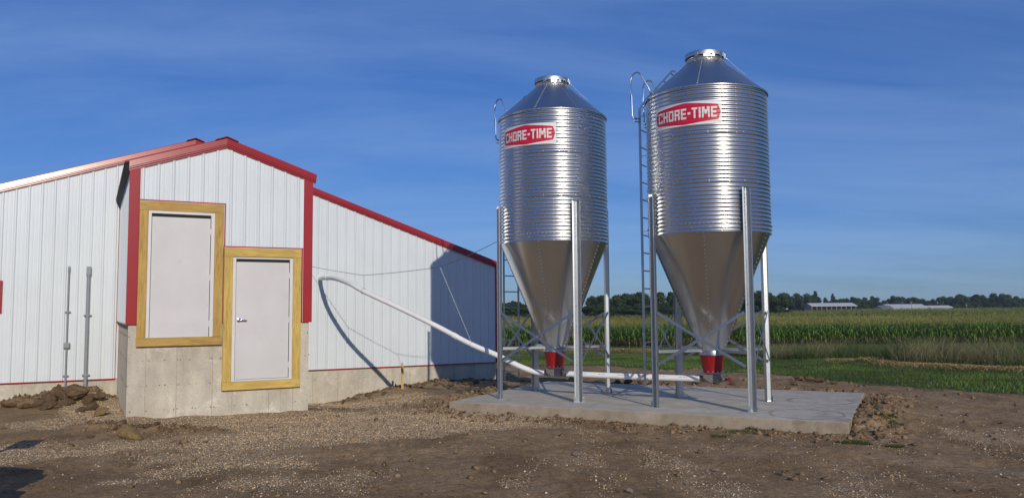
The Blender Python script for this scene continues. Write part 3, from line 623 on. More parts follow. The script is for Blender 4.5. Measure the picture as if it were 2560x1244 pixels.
def feed_bin(center, lad, label, sg0, sg1, boot_extra):
    t = thing('feed_bin', label, 'feed bin', (center[0], center[1], PZ), PTH, 'galvanized feed bins on the concrete slab')
    A0 = lambda wd: wd-PTH                     # world angle -> local angle
    # legs
    prof = [(-.076, .060), (-.056, .062), (-.036, .004), (.036, .004), (.056, .062), (.076, .060), (.076, .064), (.054, .067), (.0335, .008), (-.0335, .008), (-.054, .067), (-.076, .064)]
    ltop = 3.54-PZ
    for k in range(4):
        a = math.pi/4+k*math.pi/2; er = Vector((math.cos(a), math.sin(a), 0)); et = Vector((-math.sin(a), math.cos(a), 0))
        lg = MB().prism([er*(1.012+r)+et*x+Vector((0, 0, .008)) for x, r in prof], (0, 0, ltop-.008)).build('leg', 'galv_leg', t)
        c = er*1.045
        bp = MB(); q = [c+er*i*.055+et*j*.10 for i, j in ((-1, -1), (1, -1), (1, 1), (-1, 1))]; bp.prism(q, (0, 0, .007))
        for s_ in (-1, 1): q = [er*1.0805+et*(s_*.078-.018), er*1.0805+et*(s_*.078+.018), er*1.0855+et*(s_*.078+.018), er*1.0855+et*(s_*.078-.018)]; bp.prism([v_+Vector((0, 0, .007)) for v_ in q], (0, 0, .085))
        bp.build('base_plate', 'galv_leg', lg)
        bl = MB()
        for s_ in (-1, 1): bl.bolt(er*1.0856+et*s_*.078+Vector((0, 0, .05)), er, .012, .010)
        for z in np.arange(ZB+.06, ltop-.02, .064): bl.bolt(er*1.020+et*-.0+Vector((0, 0, z)), er, .008, .007)
        for z in (.62, .95, 1.28, 1.62): bl.bolt(er*1.020+Vector((0, 0, z)), er, .010, .008)
        tag(bl.build('leg_bolt', 'wire', lg), kind='stuff')
        # radial strut to the hopper collar
        MB().angle(er*1.0+Vector((0, 0, .90)), er*.20+Vector((0, 0, .90)), .045, .005).build('strut', 'galv_leg', t)
        # cross braces on this face
        a2 = a+math.pi/2; er2 = Vector((math.cos(a2), math.sin(a2), 0)); et2 = Vector((-math.sin(a2), math.cos(a2), 0))
        nrm = (er+er2).normalized()
        p_, q_ = er*1.04+et*.078, er2*1.04-et2*.078; zl, zh = .68, 1.50
        MB().bar(p_+Vector((0, 0, zl)), q_+Vector((0, 0, zh)), .006, .045, nrm.cross(q_-p_)).build('cross_brace', 'galv_leg', t)
        o_ = nrm*.012
        MB().bar(p_+o_+Vector((0, 0, zh)), q_+o_+Vector((0, 0, zl)), .006, .045, nrm.cross(q_-p_)).build('cross_brace', 'galv_leg', t)
        cb_ = (p_+q_)/2+Vector((0, 0, (zl+zh)/2)); tag(MB().bolt(cb_+nrm*.015, nrm, .012, .01).build('brace_bolt', 'bolt', t), kind='stuff')
    # corrugated rings
    NC = 12; H3 = (ZE-ZB)/3; NS = 144
    for r_ in range(3):
        zb = ZB+r_*H3; pr = []
        for i in range(NC*8+1): pr.append((RC+.0066*math.cos(2*math.pi*i/8)+(.0012 if r_ == 1 else 0), zb+H3*i/(NC*8)))
        o = MB().lathe(pr, NS).build('wall_ring', 'galv_wall', t, smooth=True)
        bl = MB(); offs = r_*.7
        for k in range(22):
            a = 2*math.pi*k/22+.1; zj = zb+H3*.005+.012 if r_ else zb+.064
            bl.bolt((math.cos(a)*(RC+.008), math.sin(a)*(RC+.008), zj+(.0 if r_ else 0)), (math.cos(a), math.sin(a), 0), .010, .009)
        if r_ == 0:
            for k in range(88): a = 2*math.pi*k/88; bl.bolt((math.cos(a)*(RC+.0085), math.sin(a)*(RC+.0085), zb+.128), (math.cos(a), math.sin(a), 0), .009, .009)
        for sgn, base in ((0, A0(-1.62)+offs*.2), (1, A0(-.55)), (2, A0(2.2))):
            for i in range(NC): bl.bolt((math.cos(base)*(RC+.0085), math.sin(base)*(RC+.0085), zb+H3*(i+0.0)/NC+.064*.0+.0), (math.cos(base), math.sin(base), 0), .008, .008)
        tag(bl.build('ring_bolt', 'bolt', o), kind='stuff')
    # eave flange, roof panels
    MB().lathe([(RC+.010, ZE-.022), (RC+.014, ZE-.020), (RC+.016, ZE+.008), (RC-.01, ZE+.020)], NS).build('eave_ring', 'galv_wall', t, smooth=True)
    bl = MB()
    for k in range(72): a = 2*math.pi*k/72; bl.bolt((math.cos(a)*(RC+.0155), math.sin(a)*(RC+.0155), ZE-.006), (math.cos(a), math.sin(a), .2), .008, .008)
    tag(bl.build('eave_bolt', 'bolt', t), kind='stuff')
    ZC = 5.80-PZ; NP = 8
    for k in range(NP):
        a0 = A0(-1.155)+2*math.pi*k/NP; a1 = a0+2*math.pi/NP; lift = .003 if k % 2 else 0
        o = MB().lathe([(RC+.006, ZE+.012+lift), (.66, ZE+.012+(ZC-ZE-.012)*(RC+.006-.66)/(RC+.006-.295)+lift), (.295, ZC+lift)], 14, a0-.015, a1+.015).build('roof_panel', 'galv_roof', t, smooth=True)
        bl = MB()
        for i in range(13):
            f = (i+.5)/13; r = RC+(.295-RC)*f; z = ZE+.016+(ZC-ZE-.012)*f; bl.bolt((math.cos(a0)*r, math.sin(a0)*r, z+.004), (math.cos(a0)*.6, math.sin(a0)*.6, .8), .008, .008)
        tag(bl.build('panel_bolt', 'bolt', o), kind='stuff')
    MB().lathe([(.297, ZC-.01), (.300, ZC+.055), (.306, ZC+.058)], 48).build('fill_collar', 'galv_lid', t, smooth=True)
    bl = MB()
    for k in range(26): a = 2*math.pi*k/26; bl.bolt((math.cos(a)*.299, math.sin(a)*.299, ZC+.012), (math.cos(a), math.sin(a), 0), .008, .008)
    tag(bl.build('collar_bolt', 'bolt', t), kind='stuff')
    # lid with latch hardware, tilted a touch
    lid = MB().lathe([(.312, ZC+.075), (.322, ZC+.075), (.324, ZC+.140), (.318, ZC+.150), (.20, ZC+.176), (.0, ZC+.182)], 64).build('lid', 'galv_lid', t, smooth=True, auto=.6)
    lh = MB(); ac = A0(math.atan2(-center[1], -center[0]))   # towards the yard
    for da, r0, r1, z0, z1, wd in ((-.42, .30, .325, .045, .12, .05), (.12, .30, .322, .03, .075, .10), (.42, .30, .328, .03, .078, .08)):
        a = ac+da; er = Vector((math.cos(a), math.sin(a), 0)); et = Vector((-math.sin(a), math.cos(a), 0)); q = [er*r0-et*wd/2, er*r1-et*wd/2, er*r1+et*wd/2, er*r0+et*wd/2]; lh.prism([v_+Vector((0, 0, ZC+z0)) for v_ in q], (0, 0, z1-z0))
    lh.build('latch', 'galv_lid', lid)
    a = ac+.36; er = Vector((math.cos(a), math.sin(a), 0)); MB().lathe([(0, 0), (.016, 0), (.018, .02), (.0, .03)], 12).build('latch_knob', 'boot', lid).location = er*.325+Vector((0, 0, ZC+.055))
    hb = MB(); a = ac+.5
    for da in (0.35, .9): 
        e2 = Vector((math.cos(a+da), math.sin(a+da), 0)); hb.bar(e2*.33+Vector((0, 0, ZC+.10)), e2*.36+Vector((0, 0, ZC+.02)), .03, .012)
    e2 = Vector((math.cos(ac+1.32), math.sin(ac+1.32), 0)); e3 = Vector((math.cos(ac+1.5), math.sin(ac+1.5), 0))
    hb.bar(e2*.328+Vector((0, 0, ZC+.15)), e2*.335+Vector((0, 0, ZC-.02)), .02, .012); hb.build('hinge_arm', 'galv_roof', lid)
    e2 = Vector((math.cos(ac+1.45), math.sin(ac+1.45), 0))
    MB().tube([e2*.335+Vector((0, 0, ZC+.13)), e2*.345+Vector((0, 0, ZC+.07)), e2*.52+Vector((0, 0, ZC-.13)), e2*.66+Vector((0, 0, ZC-.26))], .006, 6).build('opener_rod', 'bolt', lid)
    # hopper
    NH = 5; z0, z1 = .99-PZ, ZB+.012; RB = .20
    for k in range(NH):
        a0 = A0(-1.90)+2*math.pi*k/NH; a1 = a0+2*math.pi/NH; ns = 36; nz_ = 48; vs = []
        for i in range(nz_+1):
            f = i/nz_; z = z1+(z0-z1)*f
            for j in range(ns+1):
                s_ = j/ns; r = (RC-.012)+(RB-(RC-.012))*f
                bulge = .010*math.sin(math.pi*s_)**2*math.exp(-((f-.70)/.24)**2)-.005*math.sin(2*math.pi*s_)*math.exp(-((f-.5)/.3)**2)
                a = a0-.02+(a1-a0+.04)*s_; rr = r+bulge+(.003 if j == ns else 0); vs.append((rr*math.cos(a), rr*math.sin(a), z))
        fs = [(i*(ns+1)+j, i*(ns+1)+j+1, (i+1)*(ns+1)+j+1, (i+1)*(ns+1)+j) for i in range(nz_) for j in range(ns)]
        o = MB().add(vs, fs).build('hopper_panel', 'galv_cone', t, smooth=True)
        bl = MB(); nb = 30
        for i in range(nb):
            f = (i+.5)/nb; r = (RC-.012)+(RB-(RC-.012))*f+.003; z = z1+(z0-z1)*f; bl.bolt((math.cos(a0)*r, math.sin(a0)*r, z), (math.cos(a0), math.sin(a0), -.4), .009, .009)
        tag(bl.build('hopper_bolt', 'bolt', o), kind='stuff')
    MB().lathe([(.198, z0+.02), (.204, z0+.01), (.204, z0-.055), (.216, z0-.058), (.216, z0-.068)], 48).build('hopper_collar', 'galv_leg', t, smooth=True, auto=.6)
    bl = MB()
    for k in range(12): a = 2*math.pi*k/12+.2; bl.bolt((math.cos(a)*.206, math.sin(a)*.206, z0-.05), (math.cos(a), math.sin(a), 0), .011, .012)
    tag(bl.build('collar_bolt', 'bolt', t), kind='stuff')
    # red boot: round above, squarer below
    vs = []; nn = 48; levels = [(z0-.069, .212, 8), (z0-.085, .204, 7), (.635-PZ+.03, .158, 2.5), (.635-PZ+.012, .160, 2.5), (.635-PZ+.010, .176, 2.8), (.635-PZ, .176, 2.8)]
    for (z, r, e_) in levels:
        for k in range(nn):
            a = 2*math.pi*k/nn; ca, sa = math.cos(a), math.sin(a); q = (abs(ca)**e_+abs(sa)**e_)**(-1/e_); rr = r*.97; vs.append((rr*ca, rr*sa, z))
    fs = [(i*nn+k, i*nn+(k+1) % nn, (i+1)*nn+(k+1) % nn, (i+1)*nn+k) for i in range(len(levels)-1) for k in range(nn)]
    bo = MB().add(vs, fs).build('boot', 'boot', t, smooth=True, auto=.5)
    bl = MB()
    for x in (-.12, -.04, .04, .12):
        for (px_, py_, dx, dy) in ((x, -.158, 0, -1), (-.158, x, -1, 0), (.158, x, 1, 0), (x, .158, 0, 1)): bl.bolt((px_, py_, .635-PZ+.017), (dx, dy, .25), .010, .012)
    tag(bl.build('boot_bolt', 'bolt', bo), kind='stuff')
    # unloader box, slide gate and auger stubs
    zu0, zu1 = .478-PZ, .628-PZ
    un = MB().box(-.135, .135, -.11, .11, zu0, zu1).build('unloader', 'unload', t, bev=.008)
    MB().box(-.155, .155, -.13, .13, zu1-.003, zu1+.006).build('unloader_flange', 'bolt', un)
    MB().box(-.10, .10, -.116, -.1105, zu0+.015, zu0+.02).box(-.10, -.094, -.116, -.1105, zu0+.02, zu0+.05).box(.094, .10, -.116, -.1105, zu0+.02, zu0+.05).build('inspection_latch', 'bolt', un)
    gs = -1 if boot_extra else 1
    MB().box(min(.12*gs, .42*gs), max(.12*gs, .42*gs), -.05, .05, zu1-.012, zu1-.006).build('slide_gate', 'galv_leg', un)
    zt_ = .525-PZ
    MB().tube([(-.19, 0, zt_), (-.12, 0, zt_)], .046, 18).tube([(.12, 0, zt_), (.20, 0, zt_)], .046 if not boot_extra else .034, 18).build('auger_stub', 'unload', un, auto=.7)
    if boot_extra: 
        MB().lathe([(.0, 0), (.022, 0), (.024, .03), (.012, .034), (.012, .05), (.034, .055), (.030, .09), (0, .095)], 12).build('anchor_cap', 'boot', un).matrix_local = Matrix.Translation((.20, 0, zt_)) @ Matrix.Rotation(math.pi/2, 4, 'Y')
    # ladder
    a = A0(lad); er = Vector((math.cos(a), math.sin(a), 0)); et = Vector((-math.sin(a), math.cos(a), 0)); Z = lambda z: Vector((0, 0, z-PZ))
    ld = MB()
    for s_ in (-1, 1):
        q = [er*(1.10+i*.022)+et*(s_*.20+j*.004)+Z(.36) for i, j in ((-1, -1), (1, -1), (1, 1), (-1, 1))]; ld.prism(q, (0, 0, 4.78))
    lo = ld.build('ladder_rail', 'galv_leg', t)
    z = .50
    while z < 5.05:
        MB().tube([er*1.10-et*.2+Z(z), er*1.10+et*.2+Z(z)], .011, 8).build('rung', 'galv_leg', lo, auto=.8); z += .305
    sd = MB()
    for z in (3.0, 3.55, 4.3, 5.0):
        for s_ in (-1, 1): sd.bar(er*(RC+.003)+et*s_*.19+Z(z), er*1.095+et*s_*.19+Z(z), .03, .005)
    for z in (1.05,):   # stand-off from the leg cross brace level
        for s_ in (-1, 1): sd.bar(er*1.09+et*s_*.19+Z(z), er*.80+et*s_*.19+Z(z), .03, .005)
    sd.build('ladder_bracket', 'galv_leg', lo)
    for s_ in (-1, 1):
        pts = [er*1.13+et*s_*.27+Z(4.93), er*1.20+et*s_*.29+Z(5.0), er*1.21+et*s_*.30+Z(5.35), er*1.21+et*s_*.30+Z(5.62)]
        for k in range(1, 9):
            th = math.pi*k/8*.86; pts.append(er*(1.21-.10*(1-math.cos(th)))+et*s_*.29+Z(5.62+.13*math.sin(th)))
        pts += [er*.90+et*s_*.27+Z(5.45), er*.86+et*s_*.26+Z(5.315)]
        MB().tube(pts, .013, 8).build('handrail', 'galv_leg', lo, smooth=True)
        MB().bar(er*1.10+et*s_*.21+Z(4.96), er*1.20+et*s_*.30+Z(4.96), .05, .006).bar(er*1.10+et*s_*.21+Z(4.90), er*1.19+et*s_*.29+Z(4.90), .05, .006).build('handrail_bracket', 'galv_leg', lo)
    rp = lambda r: 5.187+(5.80-5.187)*(RC+.006-r)/(RC+.006-.295)
    rl = MB()
    for s_ in (-1, 1):
        rl.bar(er*1.10+et*s_*.2+Z(5.12), er*1.0+et*s_*.2+Z(rp(1.0)+.07), .006, .035, er).bar(er*1.0+et*s_*.2+Z(rp(1.0)+.07), er*.50+et*s_*.2+Z(rp(.50)+.085), .035, .006, et)
        rl.bar(er*.50+et*s_*.2+Z(rp(.50)+.085), er*.44+et*s_*.2+Z(rp(.44)+.005), .03, .006, et)
    ro = rl.build('roof_ladder', 'galv_leg', t)
    for k in range(4): r = .92-k*.13; MB().tube([er*r-et*.2+Z(rp(r)+.075), er*r+et*.2+Z(rp(r)+.075)], .011, 8).build('rung', 'galv_leg', ro, auto=.8)
    # sign sheet on the corrugations
    fac = A0(math.atan2(-center[1], -center[0]))          # local angle facing the yard
    za, zb_ = 4.545-PZ, 4.915-PZ; th0, th1 = fac+R_(sg0), fac+R_(sg1)
    def wrap(fx_, fz_, lift):
        a_ = th0+(th1-th0)*fx_; z = za+(zb_-za)*fz_; r = RC+.0115+lift+.0022*math.cos(2*math.pi*(z-ZB)/.064); return (r*math.cos(a_), r*math.sin(a_), z)
    def patch(inside_rows, lift, nx_, nz__):
        vs, fs = [], []
        for i in range(nz__+1):
            fz_ = i/nz__; x0_, x1_, f_ = inside_rows(fz_)
            for j in range(nx_+1): vs.append(wrap(x0_+(x1_-x0_)*j/nx_, f_, lift))
        for i in range(nz__):
            for j in range(nx_): q = i*(nx_+1)+j; fs.append((q, q+1, q+nx_+2, q+nx_+1))
        return MB().add(vs, fs)
    sg = patch(lambda f: (0, 1, f), 0, 40, 48).build('sign', 'sign_white', t, smooth=True)
    def hexrow(f):
        z = .035+.93*f; h_ = abs(f-.5)*2            # 0 in the middle, 1 at the peak
        if h_ < .70: ins = .012+.035*h_/.70
        else: ins = .047+(.5-.047-.02)*(h_-.70)/.30
        return ins, 1-ins, z
    patch(hexrow, .0022, 40, 50).build('badge', 'sign_red', sg, smooth=True)
    txt = 'CHORE-TIME'; gap = .22; tot = sum(GW.get(c_, 1.0) for c_ in txt)+gap*(len(txt)-1); x = 0
    for c_ in txt:
        mb = MB()
        for (a_, b_, c2, d2) in GLY[c_]:
            fxa, fxb = .065+.87*(x+a_)/tot, .065+.87*(x+c2)/tot; fza, fzb = .27+.46*b_/1.6, .27+.46*d2/1.6
            nz__ = max(2, int((fzb-fza)*48)); vs = [wrap(fx_, fza+(fzb-fza)*i/nz__, .0046) for i in range(nz__+1) for fx_ in (fxa, (fxa+fxb)/2, fxb)]
            mb.add(vs, [(3*i+j, 3*i+j+1, 3*i+4+j, 3*i+3+j) for i in range(nz__) for j in (0, 1)])
        mb.build('letter', 'letter', sg, smooth=True); x += GW.get(c_, 1.0)+gap
    return t
C1 = np.array([0.769, 14.522]); C2 = np.array([3.2805, 13.1096])
feed_bin(C1, R_(136), 'galvanized hopper feed bin on four legs beside the white barn', -60, 3.6, False)
feed_bin(C2, R_(150), 'galvanized hopper feed bin on four legs by the slab end away from barn', -51.6, 13.9, True)

# ---------------------------------------------------------------- auger tubes, cable, chains
zt = .525
ax = np.array([math.cos(PTH), math.sin(PTH), 0]); c1 = np.array([*C1, zt]); c2 = np.array([*C2, zt])
dax = (c2-c1)/np.linalg.norm(c2-c1)
a_ = c1+dax*.20; b_ = c2-dax*.17
def smoothpts(pts, n=8):
    pts = [np.array(q, float) for q in pts]; out = []
    for i in range(len(pts)-1):
        p0, p1, p2, p3 = pts[max(i-1, 0)], pts[i], pts[i+1], pts[min(i+2, len(pts)-1)]
        for k in range(n):
            t = k/n; out.append(.5*((2*p1)+(-p0+p2)*t+(2*p0-5*p1+4*p2-p3)*t*t+(-p0+3*p1-3*p2+p3)*t**3))
    return out+[pts[-1]]
t1 = thing('auger_tube', 'straight white plastic auger tube running between the two bins', 'auger tube', tuple(a_), 0)
pts = [Vector(a_+(b_-a_)*k/12-a_)+Vector((0, 0, -.006*math.sin(math.pi*k/12))) for k in range(13)]
MB().tube(pts, .050, 20).build('tube', 'pvc', t1, smooth=True, auto=.8)
d_ = (pts[-1]-pts[0]).normalized()
for f in (.0, .985): MB().tube([pts[0].lerp(pts[-1], f), pts[0].lerp(pts[-1], f+.015)], .054, 20).build('clamp', 'unload', t1, auto=.8)
pr = MB()
up = Vector((0, 0, 1)); fr_ = d_.cross(up).normalized()
if fr_.y > 0: fr_ = -fr_
for f in np.arange(.12, .95, .145):
    for k, (o1, o2) in enumerate(((0, .02), (.028, .045), (.05, .056))):
        q0, q1 = pts[0].lerp(pts[-1], f+o1), pts[0].lerp(pts[-1], f+o2); nn_ = (fr_*.94+up*.34).normalized()
        pr.bar(q0+nn_*.0500, q1+nn_*.0500, .002, .007, up)
tag(pr.build('tube_print', 'conduit', t1), kind='stuff')
def rayplane(px, py, a, b):      # pixel ray against the upright plane through plan points a, b
    d = ray(px, py); nx_, ny_ = -(b[1]-a[1]), b[0]-a[0]; t = ((a[0])*nx_+(a[1])*ny_)/(d[0]*nx_+d[1]*ny_); return EYE+t*d
pa, pb = (.42, 14.69), (-1.739, 15.627)
tp = [(0.60, 14.615, .525), (.42, 14.69, .54)]+[tuple(rayplane(*q, pa, pb)) for q in ((1300, 915), (1240, 886), (1178, 860), (1100, 819))]+[(-1.739, 15.627, 1.492), (-2.069, 15.826, 1.641), (-2.447, 16.02, 1.811), (-2.763, 16.195, 1.945), (-3.091, 16.416, 2.088), (-3.416, 16.70, 2.247), (-3.748, 17.12, 2.358), (-3.98, 17.50, 2.406), (-4.2, 17.95, 2.431), (-4.41, 18.42, 2.445), (-4.60, 18.93, 2.452)]
o0 = np.array(tp[0]); t2 = thing('auger_tube', 'long white plastic auger tube rising from bin to barn wall', 'auger tube', tuple(o0), 0)
cur = smoothpts(tp, 8); MB().tube([Vector(q-o0) for q in cur], .050, 18).build('tube', 'pvc', t2, smooth=True, auto=.8)
for i in (36, 112):
    q = cur[i]; d_ = Vector(cur[i+1]-cur[i]).normalized(); MB().tube([Vector(q-o0)-d_*.05, Vector(q-o0)+d_*.05], .056, 18).build('coupling', 'pvc', t2, auto=.8)
i = 1; MB().tube([Vector(cur[0]-o0), Vector(cur[1]-o0)], .055, 18).build('clamp', 'unload', t2, auto=.8)
fl1 = P(0, 0)*0; legFL = C1+np.array([math.cos(math.pi*1.25+PTH), math.sin(math.pi*1.25+PTH)])*1.07
d_ = ray(1244, 604); tt = legFL[1]/d_[1]; zc = (EYE+tt*d_)[2]
n2_ = np.array([-3.091, 16.416, 2.415]); cab = [np.array([legFL[0]-.03, legFL[1], zc]), rayplane(1100, 667, (legFL[0], legFL[1]), (n2_[0], n2_[1])), n2_, B(3.97, D-.03, 2.76)]
def sag(a, b, s, n=10): return [a+(b-a)*k/n-np.array([0, 0, s*4*(k/n)*(1-k/n)]) for k in range(n+1)]
cb3 = sag(cab[0], cab[1], .02)+sag(cab[1], cab[2], .015)[1:]+sag(cab[2], cab[3], .01)[1:]
MBc = MB().tube([Vector(q-cab[0]) for q in cb3], .0055, 6); o = MBc.build('suspension_cable', 'wire'); o.location = cab[0]
tag(o, 'thin dark wire cable strung from bin leg to barn wall', 'cable')
def chain(a, b, label):
    a, b = Vector(a), Vector(b); n = int((b-a).length/.032); t = thing('hanging_chain', label, 'chain', tuple(b), 0); mb = MB(); d = (b-a).normalized(); s1 = d.cross(Vector((0, 1, .2))).normalized(); s2 = d.cross(s1)
    for k in range(n):
        p = a+(b-a)*(k+.5)/n-b; sd = s1 if k % 2 else s2
        for j in (-1, 1): mb.bar(p+sd*j*.005-d*.014, p+sd*j*.005+d*.014, .0028, .0028)
        mb.bar(p-sd*.005-d*.014, p+sd*.005-d*.014, .0028, .0028)
    tag(mb.build('chain_links', 'chain', t), kind='stuff')
    return t
def loop(q, d, label_parent):
    x = Vector(d).cross(Vector((0, 0, 1))).normalized(); y = x.cross(Vector(d).normalized()); pts = [Vector(q)+(x*math.cos(k*math.pi/6)+y*math.sin(k*math.pi/6))*.058 for k in range(13)]
    ob = MB().tube([p_-Vector(label_parent.location) for p_ in pts], .005, 6).build('chain_loop', 'chain', label_parent)
ch1 = chain(cab[2]-np.array([0, 0, .004]), np.array(tp[10])+np.array([.02, 0, .05]), 'short chain holding up the auger tube near the barn entry')
loop(tp[10], np.array(tp[10])-np.array(tp[9]), ch1)
ch2 = chain(cab[1]-np.array([0, 0, .004]), np.array(tp[4])+np.array([0, 0, .05]), 'long slanting bright chain from cable down to the low auger tube')
loop(tp[4], np.array(tp[5])-np.array(tp[4]), ch2)

# ---------------------------------------------------------------- survey stake
q = hit(1006, 972); st_ = MB()
st_.box(-.026, .026, -.014, .014, -.25, .0).box(-.026, .026, -.014, .014, .0, .60)
o = MB().prism([(-.004, -.014, -.25), (.004, -.014, -.25), (.026, -.014, -.12), (.026, -.014, .60), (-.026, -.014, .60), (-.026, -.014, -.12)], (0, .028, 0)).build('survey_stake', 'wood_v', bev=.002)
o.location = q; o.rotation_euler = (.01, -.015, .3); tag(o, 'upright yellow wooden stake driven in by the barn foundation', 'stake')

# ---------------------------------------------------------------- clods, stones, gravel
def rock_mesh(name, seed, sub=3, rough=.32, flat=1.0, facet=True, mat=None):
    bm = bmesh.new(); bmesh.ops.create_icosphere(bm, subdivisions=sub, radius=1.0); r = random.Random(seed)
    planes = [(Vector((r.gauss(0, 1), r.gauss(0, 1), r.gauss(0, 1))).normalized(), r.uniform(.42, .82)) for _ in range(14)]
    ph = [r.uniform(0, 6.3) for _ in range(6)]
    for v in bm.verts:
        p = v.co.copy()
        for nn, dd in planes:
            e = p.dot(nn)-dd
            if e > 0: p -= nn*e*.97
        k = 1+rough*.30*(math.sin(4.1*p.x+ph[0])*math.sin(3.7*p.y+ph[1])+.6*math.sin(9*p.z+ph[2]+4*p.x)*math.sin(8*p.y+ph[3])+.4*math.sin(17*p.x+ph[4])*math.sin(15*p.z+ph[5]))
        v.co = Vector((p.x*k, p.y*k, p.z*k*flat))
    me = bpy.data.meshes.new(name); bm.to_mesh(me); bm.free()
    if not facet: me.polygons.foreach_set('use_smooth', np.ones(len(me.polygons), dtype=bool))
    if mat: me.materials.append(mat)
    return me
def soil_mat(name, a, b, c):
    M, n, l, p = newmat(name); v = coords(n, l); t = noise(n, l, v, 2.2, 8, .7); t2 = noise(n, l, v, 11, 5, .75)
    col = ramp(n, l, t.outputs[0], [(.3, a), (.5, b), (.72, c)])
    col = mixc(n, l, 1.0, col, ramp(n, l, t2.outputs[0], [(.3, (.62, .6, .58)), (.55, (1, 1, 1)), (.72, (1.35, 1.3, 1.25))]), 'MULTIPLY')
    l.new(col, p.inputs['Base Color']); p.inputs['Roughness'].default_value = .95; p.inputs['Specular IOR Level'].default_value = .15
    bump(n, l, p, t2.outputs[0], .8, .06); return M
MAT['clod'] = soil_mat('clod_soil', (.13, .084, .048), (.21, .14, .08), (.31, .215, .13))
MAT['clod_pale'] = soil_mat('clod_clay', (.26, .17, .075), (.36, .25, .115), (.45, .34, .18))
MAT['limestone'] = soil_mat('limestone_chunk', (.32, .26, .20), (.45, .38, .31), (.58, .52, .44))
clm = [rock_mesh('dirt_clod', 100+i, 3, .5, .75, True, MAT['clod']) for i in range(5)]
clp = [rock_mesh('clay_clod', 200+i, 3, .35, .8, True, MAT['clod_pale']) for i in range(2)]
stm_ = [rock_mesh('limestone', 300+i, 2, .3, .7, True, MAT['limestone']) for i in range(4)]
def place(px, py, wpx, hpx, me, name, label, cat, group, rz=None, sink=.25):
    p = hit(px, py); k = FPX/np.dot(p-EYE, CF); w_, h_ = wpx/k/2, hpx/k/2
    o = link(name, me, None); o.location = (p[0], p[1], p[2]+h_*(1-sink)); o.scale = (w_, w_*.8, h_*1.25); o.rotation_euler = (random.uniform(-.3, .3), random.uniform(-.25, .25), rz if rz is not None else random.uniform(0, 6.28))
    return tag(o, label, cat, group)
GP = 'clods of dug dirt heaped below the conduits'
for i, (px, py, wp, hp) in enumerate([(122, 1008, 30, 26), (140, 998, 34, 34), (163, 1003, 32, 26), (216, 1012, 36, 24), (238, 1003, 44, 24), (232, 1026, 30, 20), (170, 1012, 40, 18), (95, 1018, 34, 16), (60, 1020, 40, 14), (20, 1018, 40, 14), (120, 1022, 40, 18), (205, 1030, 26, 16), (145, 1000, 26, 36)]):
    place(px, py, wp*1.35, hp*1.3, clm[i % 5], 'dirt_clod', 'dark lump of dug soil in the heap under the conduits', 'clod', GP)
place(186, 1002, 84, 46, clm[2], 'dirt_clod', 'largest flat slab of soil topping the heap under conduits', 'clod', GP, .3, .1)
place(252, 1040, 44, 26, clp[0], 'clay_clod', 'yellowish broken clay block beside the gravel bank at entry corner', 'clod', GP, .5)
place(322, 1098, 70, 44, clp[1], 'clay_clod', 'pointed yellow clay lump lying in gravel ahead of the entry', 'clod', None, .2, .35)
for (px, py, wp, hp) in [(308, 1062, 26, 18), (326, 1068, 22, 12), (370, 1068, 30, 15), (392, 1063, 26, 12), (300, 1078, 30, 12), (225, 1094, 30, 10), (290, 1075, 20, 12)]:
    place(px, py, wp, hp, clm[random.randrange(5)], 'dirt_clod', 'dark dirt lump strewn over gravel in front of the entry', 'clod', 'dirt lumps on the gravel apron')
for (px, py, wp, hp) in [(1115, 1021, 14, 10), (860, 1005, 16, 9), (920, 990, 26, 12), (960, 986, 20, 10), (1130, 965, 26, 14), (1165, 962, 22, 10), (1190, 958, 26, 12), (1090, 964, 22, 10), (1205, 978, 24, 12), (1150, 985, 30, 12)]:
    place(px, py, wp, hp, clm[random.randrange(5)], 'dirt_clod', 'dirt lump on the spoil bank between barn wall and slab', 'clod', 'dirt lumps along the barn foundation')
for (px, py, wp, hp) in [(1545, 957, 26, 14), (1570, 958, 30, 14), (1600, 957, 24, 12), (1740, 960, 30, 14), (1790, 960, 34, 16), (1830, 962, 24, 12), (1985, 962, 28, 12), (2000, 950, 40, 18), (2025, 952, 34, 16), (2050, 955, 34, 14), (2085, 960, 30, 10)]:
    place(px, py, wp, hp, clm[random.randrange(5)], 'dirt_clod', 'dark dirt lump in the ridge behind the concrete slab', 'clod', 'dirt lumps behind the slab')
for (px, py, wp, hp) in [(2160, 1006, 26, 14), (2155, 1018, 22, 14), (2145, 1040, 20, 14), (2138, 1060, 22, 14), (2190, 1000, 22, 10), (2355, 1040, 10, 8), (2475, 1092, 11, 9), (2487, 1099, 12, 8), (2262, 1072, 14, 6), (2430, 1060, 8, 5)]:
    place(px, py, wp, hp, clm[random.randrange(5)], 'dirt_clod', 'dirt lump on the bare ground off the free end of slab', 'clod', 'dirt lumps beyond the slab end')
place(1573, 1232, 30, 18, stm_[0], 'stone', 'largest pale squarish stone lying on the bare dirt', 'stone', None, .1)
